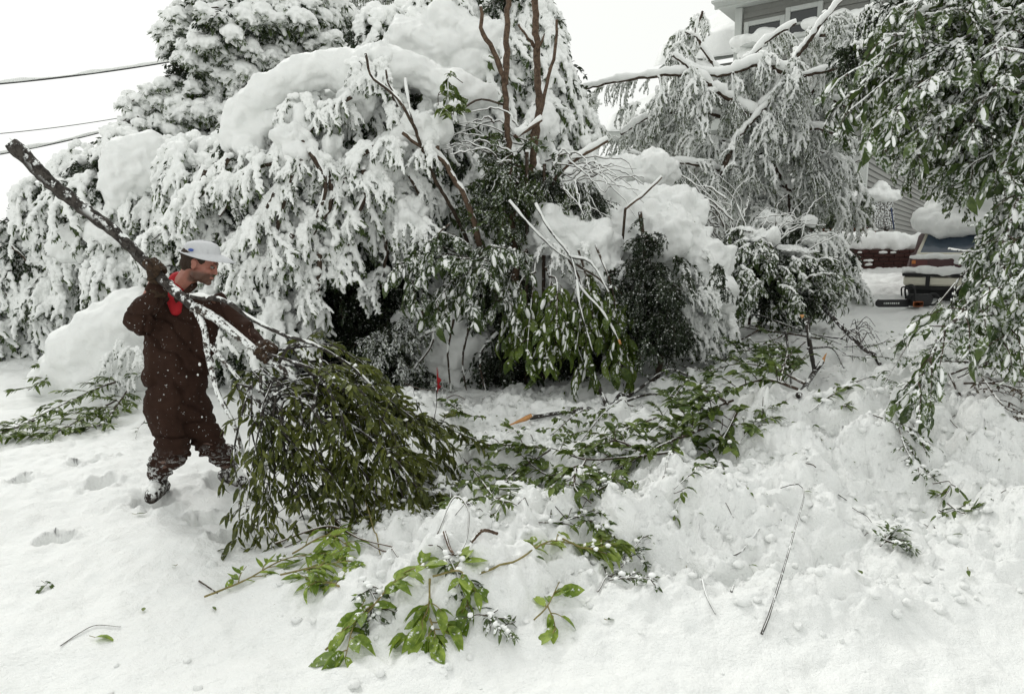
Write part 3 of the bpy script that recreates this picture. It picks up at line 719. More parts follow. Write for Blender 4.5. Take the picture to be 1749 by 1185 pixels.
def house():
    root = empty('house', (C0[0], C0[1], 1.7), 'grey clapboard house with snow on its roofs behind the bowed trees', 'house')
    W1 = wall_at(1262, 60)[0]; zE = wall_at(1300, 8)[1]; print('house', W1, zE)
    Wd = wall_at(1035, 235)[0]; zP = wall_at(1120, 228)[1]
    mo = lambda n, p, m, k=None, par=root: mesh_obj(n, [(v, f, 0) for v, f in p], M[m], par, smooth=False, kind=k)
    mo('wall', [hb((W1/2, 8, (1.4+zE)/2), (W1, 16, zE-1.4))], 'siding')
    mo('wall', [hb(((W1+Wd-.3)/2, 3.5, (1.4+zP)/2), (Wd-.3-W1, 5, zP-1.4))], 'siding')
    W3 = wall_at(1165, 150, 1.6)[0]; z3 = wall_at(1180, 118, 1.6)[1]
    mo('wall', [hb(((W1+W3)/2, 4.6, (1.5+z3)/2), (W3-W1, 6, z3-1.5))], 'siding')
    cl = []
    def rows(t0, t1, z0, z1, y, side=False):
        for i in range(int((z1-z0)/.125)):
            z = z0+i*.125
            c = ((t0+t1)/2, y-.02, z+.062); v, f = box((0, 0, 0), (t1-t0, .022, .132)); v = v@rotx(-.26).T
            if side: v, f = box((0, 0, 0), (.022, t1-t0, .132)); v = v@roty(.26).T; c = (y-.02, (t0+t1)/2, z+.062)
            v = v+np.asarray(c); rot = np.array([[E2[0], E1[0], 0], [E2[1], E1[1], 0], [0, 0, 1.]]); cl.append((v@rot.T+np.array([C0[0], C0[1], 0]), [q[:, ::-1] for q in f]))
    rows(.1, W1-.1, 1.6, zE, 0); rows(.1, 15.9, 1.6, zE, 0, True); rows(W1+.02, Wd-.4, 1.6, zP, 1.0); rows(W1+.02, W3-.1, zP+.1, z3, 1.6)
    mo('clapboard_siding', cl, 'siding', 'stuff')
    for t, y in ((0.0, 0.0), (W1, 0.0)): mo('corner_board', [hb((t, y-.02, (1.5+zE)/2), (.16, .12, zE-1.5), .01)], 'trim')
    mo('corner_board', [hb((W3, 1.6, (zP+z3)/2), (.14, .1, z3-zP), .01)], 'trim')
    mo('fascia', [hb((W1/2, -.35, zE+.10), (W1+.9, .06, .26), .01)], 'trim'); mo('soffit', [hb((W1/2, 7.5, zE+.03), (W1+.8, 16.4, .05))], 'trim')
    mo('fascia', [hb(((W1+Wd)/2+.1, .28, zP+.10), (Wd-W1+.3, .06, .26), .01)], 'trim'); mo('soffit', [hb(((W1+Wd)/2+.1, .7, zP+.02), (Wd-W1+.2, .8, .04))], 'trim')
    # belt board across the big wall
    zb = wall_at(1350, 112)[1]; mo('belt_board', [hb((W1/2, -.05, zb), (W1+.1, .1, .16), .01)], 'trim')
    def window(px0, px1, py0, py1, off=0.0, sill_snow=.12, yy=0):
        t1, z1 = wall_at(px0, py0, off); t0, _ = wall_at(px1, py0, off); _, z0 = wall_at((px0+px1)/2, py1, off); _, z1 = wall_at((px0+px1)/2, py0, off)
        c = ((t0+t1)/2, off-.04, (z0+z1)/2); w_, h_ = t1-t0, z1-z0; fr = []
        for sx in (-1, 1): fr.append(hb((c[0]+sx*(w_/2+.05), c[1]-.01, c[2]), (.1, .09, h_+.2), .008))
        for sz in (-1, 1): fr.append(hb((c[0], c[1]-.01, c[2]+sz*(h_/2+.05)), (w_, .088, .1), .008))
        root_w = mo('window_frame', fr, 'trim')
        mo('pane', [hb((c[0], c[1]+.005, c[2]), (w_, .03, h_))], 'dark_glass', None, root_w)
        mo('muntin', [hb((c[0], c[1]-.02, c[2]), (w_, .03, .05))], 'trim', None, root_w)
        mo('sill', [hb((c[0], c[1]-.06, z0-.12), (w_+.3, .2, .05), .01)], 'trim', None, root_w)
        if sill_snow:
            cc = hb((c[0], c[1]-.06, z0-.095), (.001, .001, .001))[0].mean(0); bl = []
            for i in range(9):
                q = hb((c[0]+(i/8-.5)*(w_+.2), c[1]-.06, z0-.05), (.001, .001, .001))[0].mean(0); bl.append((*ell(q, (.14, .12, sill_snow*(.8+.4*R.rand()))), 0))
            V, F = remesh(bl, .03, 3, lambda V, N: .02*fbm(V*6, 3, 2)); mesh_obj('sill_snow', [(V, F, 0)], M['snow'], root_w)
    window(1281, 1334, 42, 86); window(1352, 1398, 18, 62); window(1171, 1189, 152, 186, 1.6, .06); window(1420, 1450, 170, 235, 0, .08)
    # roofs and their snow
    def prism(t0, t1, y0, y1, z, rise, th, over=0):
        rot = np.array([[E2[0], E1[0], 0], [E2[1], E1[1], 0], [0, 0, 1.]]); n = 26; ys = np.linspace(y0, y1, n); ts = np.linspace(t0, t1, 30); V = []
        T, Y = np.meshgrid(ts, ys); h = z+rise*(Y-y0)/(y1-y0); e = np.minimum(np.minimum((T-t0)/(t1-t0), (t1-T)/(t1-t0))*12, np.minimum((Y-y0)*3.5, 1)).clip(0, 1)
        top = h+th*np.sqrt(np.clip(1-(1-e)**2, 0, 1))
        q = np.stack([T.ravel(), Y.ravel(), top.ravel()], 1); q[:, 2] += (th > .1)*.05*fbm(q*1.6, 4, 3); q2 = np.stack([T.ravel(), Y.ravel(), h.ravel()], 1)
        i = np.arange(n-1)[:, None]*30; j = np.arange(29)[None]; F = np.stack([i+j, i+j+1, i+31+j, i+30+j], -1).reshape(-1, 4); m = len(q)
        V = np.vstack([q, q2])@rot.T+np.array([C0[0], C0[1], 0]); return V, [np.vstack([F[:, ::-1], F+m])]
    mo('porch_roof', [prism(W1+.02, Wd+.15, .25, 4.4, zP+.14, 1.7, .10)], 'trim'); mesh_obj('roof_snow', [(*prism(W1+.03, Wd+.2, .18, 4.5, zP+.245, 1.72, .42), 0)], M['snow'], root)
    mo('roof', [prism(-.5, W1+.5, -.4, 8, zE+.2, 3.2, .12)], 'trim'); mesh_obj('roof_snow', [(*prism(-.5, W1+.5, -.45, 8, zE+.33, 3.2, .45), 0)], M['snow'], root)
    # sloping snowy roof that meets the tall part
    t1, z1 = wall_at(1262, 45, 2.2); mo('side_roof', [prism(W1+.03, W3+.6, 1.3, 6, z3+.02, 2.2, .1)], 'trim'); mesh_obj('roof_snow', [(*prism(W1+.04, W3+.65, 1.22, 6.1, z3+.125, 2.25, .5), 0)], M['snow'], root)
    # wide ledge of snow under the upper windows
    bl = []
    for i in range(16):
        t = .1+(W1-.2)*i/15; q = hb((t, -.22, zb+.62+.05*R.randn()), (.001,)*3)[0].mean(0)
        if R.rand() < .85: bl.append((*ell(q-[0, 0, .0], (.24, .22, .13+.06*R.rand())), 0))
    V, F = remesh(bl, .03, 3, lambda V, N: .03*fbm(V*4, 3, 2)); mesh_obj('ledge_snow', [(V, F, 0)], M['snow'], root)
    mo('ledge', [hb((W1/2, -.16, zb+.5), (W1+.1, .36, .08), .01)], 'trim')
    for t in (Wd-.25, (Wd+W1)/2+.2): mo('porch_post', [hb((t, .45, (1.6+zP)/2), (.13, .13, zP-1.6), .01)], 'trim')
    # slack pale hose clipped to the side wall
    q0 = P(1505, 350, 17.2); q1 = P(1565, 376, 22.0)
house()

# ------------------------------------------------------------------ brick retaining wall and planter
M['brick'] = plain('brick', (.048, .017, .014), .8, var=.35, scale=7)
M['brick_brown'] = plain('brick_brown', (.13, .055, .03), .8, var=.35, scale=9)
M['mortar'] = plain('mortar', (.12, .10, .09), .9)
def brick_wall(name, label, p0, p1, h, cat, mat='brick', th=.2, snow=.16, L=.22, hh=.075, patches=14):
    p0 = np.array(p0); p1 = np.array(p1); dx = p1-p0; ln = np.linalg.norm(dx[:2]); ang = math.atan2(dx[1], dx[0]); root = empty(name, p0, label, cat); rt = rotz(ang)
    T = lambda v: v@rt.T+p0
    v, f = box((ln/2, th/2, h/2-.15), (ln-.02, th-.03, h+.3-.02)); mesh_obj('mortar_core', [(T(v), f, 0)], M['mortar'], root, smooth=False)
    bv, bf = box((0, 0, 0), (L-.012, .06, hh-.012), None, .006)
    md = mesh_data('brick', [(bv, bf, 0)], [M[mat]], False)
    rows = int(h/hh)
    for r in range(-1, rows):
        x = (L/2 if r % 2 else 0)
        while x < ln:
            o = bpy.data.objects.new('brick', md); COL.objects.link(o); o.parent = root; q = rt@np.array([x, .03-.012+R.randn()*.004, r*hh+hh/2]); o.location = q; o.rotation_euler = (0, 0, ang+R.randn()*.01); x += L
    bl = []
    if snow:
        for i in range(int(ln/.12)): bl.append((*ell(p0+rt@np.array([i*.12, th*.55+R.randn()*.03, h+snow*.5]), (.15, .14, snow*(.7+.5*R.rand()))), 0))
        V, F = remesh(bl, .035, 3, lambda V, N: .03*fbm(V*5, 3, 3)); mesh_obj('snow_cap', [(V, F, 0)], M['snow'], root)
    bl = []
    for i in range(patches):
        a = .03+.05*R.rand(); bl.append((*ell(p0+rt@np.array([R.rand()*ln, -.01, R.randint(0, rows)*hh+.02]), (a*1.8, .035, a*.55)), 0))
    if bl: V, F = remesh(bl, .012, 1, lambda V, N: .006*fbm(V*25, 3, 2)); mesh_obj('clinging_snow', [(V, F, 0)], M['snow_fine'], root, kind='stuff')
    return root
a = P(1428, 462, 12.9); b_ = P(1640, 476, 13.4); a[2] = 1.05; b_[2] = 1.05
zt = P(1480, 424, 13.0)[2]
brick_wall('retaining_wall', 'low dark red brick retaining wall patched with snow beside the parked car', a, b_, zt-1.05, 'wall', snow=.22, patches=34)
a = P(1395, 404, 14.3); b_ = P(1491, 407, 14.0); a[2] -= .05; b_[2] = a[2]
brick_wall('planter', 'brown brick planter half buried in snow above the retaining wall', a, b_, .24, 'planter', 'brick_brown', .45, .2, .17, .055, 26)

# ------------------------------------------------------------------ power lines
M['cable'] = plain('cable', (.05, .05, .05), .6)
def wire(p0, p1, r, snow, lab):
    p0 = P(*p0); p1 = P(*p1); d = p1-p0; a = p0-d*2.2; b = p1+d*1.2; t = np.linspace(0, 1, 90)[:, None]; q = a*(1-t)+b*t; q[:, 2] -= .5*np.sin(math.pi*t[:, 0])-.5*math.sin(math.pi*.55)
    root = empty('power_line', q[0], lab, 'cable', 'overhead lines beside the tall tree'); mesh_obj('cable', [(*tube(q, r, 6), 0)], M['cable'], root)
    if snow:
        t = np.linspace(0, 1, 700)[:, None]; q = a*(1-t)+b*t; q[:, 2] -= .5*np.sin(math.pi*t[:, 0])-.5*math.sin(math.pi*.55); s = snow*(.7+.5*fbm(q*2.2, 3, 3)).clip(.05, 1.6)
        mesh_obj('snow', [(*tube(q+np.stack([0*s, 0*s, r+s*.7], 1), s, 8), 0)], M['snow'], root)
wire((0, 143, 13), (285, 117, 15), .016, .032, 'uppermost overhead line, thick with snow, beside the tall tree')
wire((0, 228, 15), (218, 208, 17), .009, .0, 'thin bare overhead line between the two snowy ones')
wire((0, 263, 11), (215, 226, 13), .012, .030, 'lowest overhead line with snow on it, behind the raised pole end')

# ------------------------------------------------------------------ parked car
M['car_red'] = plain('car_red', (.055, .010, .012), .35, .5, var=.1)
M['glass_blue'] = plain('glass_blue', (.045, .07, .10), .15, .6, var=.2)
M['chrome'] = plain('chrome', (.52, .50, .42), .3, .5, .35, var=.08)
M['black'] = plain('black', (.012, .012, .013), .55, var=.2)
M['lamp_red'] = plain('lamp_red', (.09, .008, .008), .3, .5); M['lamp_orange'] = plain('lamp_orange', (.55, .16, .02), .3, .5)
def car():
    zc = 0.86; W = 1.72; ang = math.radians(-37); rt = rotz(ang); cl_ = P(1545, 480, 9.9); base = np.array([cl_[0], cl_[1], zc])+rt@np.array([W/2, 0, 0])
    root = empty('parked_car', base, 'dark red hatchback heaped with snow, its back towards the viewer', 'car')
    T = lambda v: np.asarray(v)@rt.T+base
    mo = lambda n, p, m, sm=False, par=root, k=None: mesh_obj(n, [(T(v), f, 0) for v, f in p], M[m], par, smooth=sm, kind=k)
    def loft(secs):   # (y, half width low, half width high, z0, z1)
        V = []; Q = []
        for (y, wl, wh, z0, z1) in secs:
            V += [(-wl, y, z0), (-wl-.02, y, z0+(z1-z0)*.5), (-wh, y, z1-.03), (-wh+.05, y, z1), (wh-.05, y, z1), (wh, y, z1-.03), (wl+.02, y, z0+(z1-z0)*.5), (wl, y, z0)]
        n = len(secs)
        for i in range(n-1):
            for j in range(8): a, b = i*8+j, i*8+(j+1) % 8; Q.append([a, b, b+8, a+8])
        O = [list(range(7, -1, -1)), [(n-1)*8+j for j in range(8)]]
        return np.array(V, float), [np.array(Q), np.array(O)]
    h = W/2
    mo('body', [loft([(0, h-.06, h-.05, .26, .70), (.15, h, h-.03, .2, .74), (1.2, h, h-.02, .18, .78), (2.9, h, h-.02, .18, .80), (4.0, h-.04, h-.06, .2, .68), (4.15, h-.1, h-.12, .25, .6)])], 'car_red')
    mo('cabin', [loft([(.04, h-.1, h-.14, .70, .72), (.62, h-.08, h-.26, .72, 1.24), (1.9, h-.08, h-.25, .74, 1.28), (2.75, h-.08, h-.14, .76, .82)])], 'car_red')
    sl = math.atan2(.52, .58)
    def slab(x0_, x1_, t0, t1, off, th=.02):
        # lies on the sloping hatch: t from 0 (bottom) to 1 (roof edge)
        p = lambda x, t, o: np.array([x*(1-.14*t), .04+.58*t-o*math.sin(sl), .71+.52*t+o*math.cos(sl)])
        V = [p(x, t, o) for o in (off-th, off) for t in (t0, t1) for x in (x0_, x1_)]
        return np.array(V), [np.array([[0, 1, 3, 2][::-1], [4, 5, 7, 6], [0, 4, 6, 2][::-1], [1, 3, 7, 5][::-1], [0, 1, 5, 4], [2, 6, 7, 3]])]
    wn = mo('rear_window', [slab(-h+.16, h-.16, .03, .9, .012)], 'glass_blue'); mo('window_frame', [slab(-h+.12, -h+.16, .0, .95, .02), slab(h-.16, h-.12, .0, .95, .02), slab(-h+.12, h-.12, -.03, .02, .02)], 'chrome', par=wn)
    mo('tailgate', [box((0, -.012, .56), (W-.5, .03, .2), None, .01)], 'car_red')
    for s in (-1, 1): tl = mo('tail_light', [box((s*(h-.17), -.015, .57), (.2, .035, .13), None, .008)], 'lamp_red'); mo('indicator', [box((s*(h-.10), -.022, .60), (.05, .03, .05), None, .004)], 'lamp_orange', par=tl)
    bm = mo('bumper', [box((0, -.11, .34), (W-.01, .16, .13), None, .02)], 'chrome'); mo('rubber_strip', [box((0, -.13, .425), (W+.02, .17, .045), None, .01)], 'black', par=bm); mo('under_strip', [box((0, -.09, .245), (W-.06, .15, .06), None, .01)], 'black', par=bm)
    for s in (-.48, .48): mo('overrider', [box((s*1.15, -.205, .345), (.05, .05, .17), None, .01)], 'black', par=bm)
    mo('underbody', [box((0, 1.9, .16), (W-.12, 3.8, .12))], 'black'); mo('exhaust', [tube([(.4, -.02, .17), (.4, .3, .17)], .025, 8)], 'black')
    mo('number_plate', [box((0, -.04, .56), (.36, .02, .13), None, .004)], 'trim')
    for x in (-h+.1, h-.1):
        for y in (.75, 3.3):
            a = np.linspace(0, 2*math.pi, 25)[:-1]; t_ = 1 if x > 0 else -1
            wv = np.array([[x+dx, y+r*math.cos(q), .30+r*math.sin(q)] for dx, r in ((-.09, .26), (-.08, .31), (.08, .31), (.09, .26)) for q in a]); Q = np.array([[i*24+j, i*24+(j+1) % 24, ((i+1) % 4)*24+(j+1) % 24, ((i+1) % 4)*24+j] for i in range(4) for j in range(24)])
            wh = mo('wheel', [(wv, [Q])], 'black', True); mo('hubcap', [ell((x+t_*.085, y, .30), (.012, .17, .17), None, 16, 10)], 'chrome', True, wh)
    for s in (-1, 1): mo('side_window', [box((s*(h-.155), 1.3, .99), (.02, 1.0, .3), roty(-s*.33)*1.0)], 'glass_blue')
    # snow: deep on the roof, sliding down over the hatch, a ledge on the bumper
    bl = []
    for i in range(150):
        t = R.rand()*1.0; x = (R.rand()*2-1)*(h-.14); y = .30+.34*t; z = .98+.26*t
        bl.append((*ell((x, y-.02, z+.06+.05*R.rand()), (.22, .15, .13)), 0))
    for i in range(200):
        y = .55+R.rand()*1.7; x = (R.rand()*2-1)*(h-.28); e = 1-(abs(x)/(h-.1))**3; bl.append((*ell((x, y, 1.30+.16*e*R.rand()*math.sin(min(1, (y-.3)/.6)*1.57)+.12*math.exp(-((y-1.2)/.5)**2)*e), (.24, .24, .20*e+.05)), 0))
    V, F = remesh(bl, .03, 6, lambda V, N: .05*fbm(V*3, 3, 3)+.012*fbm(V*14, 5, 2)); mesh_obj('roof_snow', [(T(V), F, 0)], M['snow'], root)
    bl = [(*ell(((R.rand()*2-1)*(h-.05), -.10+R.randn()*.03, .455+.03*R.rand()), (.13, .09, .045+.03*R.rand())), 0) for i in range(46)]
    bl += [(*ell(((R.rand()*2-1)*(h-.1), -.01, .66+.03*R.rand()), (.14, .06, .035)), 0) for i in range(26)]
    bl += [(*ell(((R.rand()*2-1)*(h-.3), -.02, .55+.07*R.rand()), (.12, .03, .03)), 0) for i in range(9)]
    V, F = remesh(bl, .018, 2, lambda V, N: .012*fbm(V*12, 3, 2)); mesh_obj('bumper_snow', [(T(V), F, 0)], M['snow'], root, kind='stuff')
    bl = [(*ell(((R.rand()*2-1)*(h-.1), 3+R.rand()*1.1, .82-.03*R.rand()), (.25, .25, .12)), 0) for i in range(60)]
    V, F = remesh(bl, .04, 2, lambda V, N: .03*fbm(V*4, 3, 2)); mesh_obj('hood_snow', [(T(V), F, 0)], M['snow'], root)
    for s in (-.28, .05, .16): pass
car()

# ------------------------------------------------------------------ chainsaw
def chainsaw():
    g = G(1560, 520, 8); base = np.array([P(1552, 516, 9.0)[0], 9.0, 0]); base[2] = hz(base[0], base[1])+.03
    root = empty('chainsaw', base, 'black chainsaw lying on the snow in front of the parked car', 'chainsaw'); T = lambda v: np.asarray(v)@rotz(math.radians(4)).T+base
    M['saw_orange'] = plain('saw_orange', (.30, .09, .03), .5)
    n = 14; L = .40; w = .042; V = []
    for y in (-.006, .006):
        for i in range(n): a = math.pi/2+math.pi*i/(n-1); V.append((-L+w*math.cos(a), y, .05+w*math.sin(a)))
        V += [(0, y, .05-w), (0, y, .05+w)]
    m = n+2; F = [np.array([list(range(m))[::-1], list(range(m, 2*m))]), np.array([[i, (i+1) % m, (i+1) % m+m, i+m] for i in range(m)])]
    b = mesh_obj('guide_bar', [(T(V), F, 0)], M['black'], root, smooth=False)
    V2 = np.array(V); c = V2[:m]; cc = np.vstack([c, c[:1]]); mesh_obj('chain', [(*tube(T(cc*[1.02, 0, 1]+np.array([0, 0, 0])), .008, 5, False, .5), 0)], M['black'], b)
    lt = [box((-.34+.028*i, -.0085, .05), (.02 if i % 3 else .012, .003, .022)) for i in range(8)]
    mesh_obj('bar_lettering', [(T(v), f, 0) for v, f in lt], M['trim'], b, kind='stuff')
    v, f = remesh([(*box((.14, 0, .09), (.28, .17, .16), None, .03), 0), (*ell((.24, 0, .1), (.08, .09, .08)), 0), (*box((.05, 0, .05), (.1, .2, .08), None, .02), 0)], .008, 4); mesh_obj('housing', [(T(v), f, 0)], M['black'], root)
    v, f = box((.06, -.105, .045), (.14, .02, .07), None, .008); mesh_obj('sprocket_cover', [(T(v), f, 0)], M['saw_orange'], root)
    mesh_obj('front_handle', [(*tube(T(smooth_path([(.02, .09, .1), (.0, .09, .24), (.02, 0, .29), (.0, -.1, .24), (.02, -.1, .08)], 20)), .013, 7), 0)], M['black'], root)
    mesh_obj('hand_guard', [(*tube(T(smooth_path([(-.05, .08, .14), (-.07, .06, .25), (-.07, -.06, .25), (-.05, -.08, .14)], 14)), .010, 6), 0)], M['black'], root)
    mesh_obj('rear_handle', [(*tube(T(smooth_path([(.26, 0, .16), (.36, 0, .17), (.42, 0, .1), (.36, 0, .03), (.26, 0, .03)], 20)), .016, 7), 0)], M['black'], root)
chainsaw()
def ground_under(p): return hz(p[0], p[1])
def tree_root(name, px, py, d, label, cat, group=None):
    p = P(px, py, d); z = hz(p[0], p[1]); return empty(name, (p[0], p[1], z), label, cat, group)
def trunk(root, top, r0, r1, bend=.15, bark='bark', base=None):
    b = np.array(base if base is not None else parent_base(root), float); b = b+[0, 0, -.15]; top = np.array(top, float); m = (b+top)/2+np.array([bend, 0, 0])
    sp = smooth_path([b, m, top], 24); mesh_obj('trunk', [(*tube(sp, np.linspace(r0, r1, 24), 10, jit=.1), 0)], M[bark], root)

# -- tall dark-leaved tree, upper left
def tall_tree():
    root = tree_root('evergreen_tree', 470, 430, 12.5, 'tall dark-leaved evergreen loaded with snow, the highest tree, beside the overhead lines', 'tree')
    lb = lobes_px([(368, 40, 52, 55), (415, 0, 70, 60), (490, -20, 70, 60), (545, 45, 60, 60, 12.8), (385, 100, 75, 55), (455, 110, 65, 55, 11.8), (345, 130, 50, 40), (300, 195, 55, 38), (370, 175, 65, 50), (340, 245, 75, 45), (440, 200, 70, 60),
                   (280, 245, 45, 38, 12.3), (400, -60, 60, 50), (500, -80, 60, 50), (520, 150, 60, 60), (470, 30, 60, 50, 11.5), (560, 120, 60, 50), (300, 300, 60, 40, 11.2), (380, 310, 70, 50, 11.2), (250, 300, 40, 30, 11.3), (400, 50, 45, 40, 11.2), (340, 85, 34, 34), (255, 225, 45, 34, 11.6), (230, 262, 46, 34, 11.2)], 12)
    crown(root, lb, 'fluffy', 'leaf_dark', 62, 1.35, capf=.9, voxel=.04, cap_noise=.08)
    trunk(root, P(450, -40, 12.3), .22, .06); 
    for q in ((345, 60), (540, 60), (300, 190), (420, 120)): snowy_limb(root, [P(470, 200, 12.5), P((q[0]+470)/2, q[1]+60, 12.2), P(q[0], q[1], 12)], .07, .02)
tall_tree()
# -- thin snowy treetops far behind between the crowns
def far_tree():
    root = tree_root('tree', 640, 430, 15, 'sparse snow-rimed tree showing between the two big crowns, farther back', 'tree')
    lb = lobes_px([(600, 60, 50, 45), (650, 15, 55, 45), (620, 100, 60, 50), (560, 80, 36, 40), (680, -20, 50, 40)], 15)
    crown(root, lb, 'weep', 'leaf_frost', 26, .9, capf=.5, voxel=.05, inner=False); trunk(root, P(640, 20, 15), .15, .03)
    for q in ((590, 10), (575, 40), (640, -30), (610, 20)): snowy_limb(root, [P(640, 140, 15), P(q[0]+10, q[1]+50, 15), P(q[0], q[1]-10, 14.9)], .03, .008)
far_tree()
# -- left thicket
def left_thicket():
    root = tree_root('shrub', 90, 620, 10.6, 'wide sagging shrub thicket at the far left, all but buried in snow', 'shrub')
    lb = lobes_px([(60, 440, 60, 55), (125, 405, 55, 45), (25, 510, 65, 70), (110, 500, 70, 75), (190, 440, 55, 70), (50, 590, 70, 55), (140, 580, 60, 60), (-50, 470, 60, 60), (-40, 570, 70, 60), (-120, 500, 60, 80), (100, 330, 32, 26, 11.2), (80, 380, 40, 34, 11.2)], 10.3)
    crown(root, lb, 'heavy', 'leaf_dark', 60, 1.15, capf=.9, voxel=.035, cap_noise=.07)
    for q in ((85, 395, 130, 350), (60, 470, 20, 420), (140, 470, 210, 455), (40, 560, 10, 500)): snowy_limb(root, [P(100, 600, 10.5), P(q[0], q[1], 10), P(q[2], q[3], 9.7)], .03, .012)
    root = tree_root('shrub', 230, 560, 10, 'rounded shrub with a smooth dome of snow just above the raised pole', 'shrub')
    lb = lobes_px([(225, 330, 52, 60), (170, 330, 40, 45), (270, 300, 50, 50), (210, 400, 55, 50), (290, 370, 60, 60), (250, 460, 70, 60), (140, 300, 32, 26, 10.4), (300, 300, 60, 50, 10.2), (200, 500, 60, 50), (300, 470, 60, 60), (270, 560, 70, 60), (150, 350, 40, 40), (205, 272, 44, 34, 9.9), (160, 292, 36, 30, 10.1), (110, 318, 36, 30, 10.3), (70, 362, 40, 34, 10.3)], 9.7)
    crown(root, lb, 'heavy', 'leaf_dark', 62, 1.1, capf=.8, voxel=.035, cap_noise=.07)
    snow_blobs(root, [(228, 285, 46, 50, 9.3), (205, 325, 30, 38, 9.2), (255, 262, 36, 30, 9.3), (190, 400, 40, 24, 9.2), (122, 415, 38, 34, 9.4), (375, 260, 24, 40, 9.0)], 9.3, .03, .05, name='snow_dome', kind='stuff')
    trunk(root, P(250, 330, 9.9), .1, .03)
left_thicket()
def mound_left():
    root = tree_root('snow_mound', 170, 640, 7.6, 'smooth steep mound of snow over a bush directly behind the man', 'snow mound')
    snow_blobs(root, [(232, 545, 62, 52), (190, 570, 66, 60), (150, 600, 60, 56), (120, 640, 52, 50), (215, 610, 60, 60), (170, 650, 70, 50), (265, 560, 50, 50, 7.9), (85, 655, 40, 40), (245, 640, 55, 50)], 7.5, .03, .03, smooth_it=14, fine=.008)
    p = []; rt = []; 
    for q in ((205, 585), (190, 610), (222, 600), (240, 640), (215, 650), (235, 600), (250, 620), (200, 640), (165, 650)): p.append(P(q[0], q[1], 7.05)); rt.append((0, 0, math.pi+R.randn()*.5))
    scatter('foliage', root, 'heavy', 'leaf_dark', p, rt, [.42]*len(p))
mound_left()
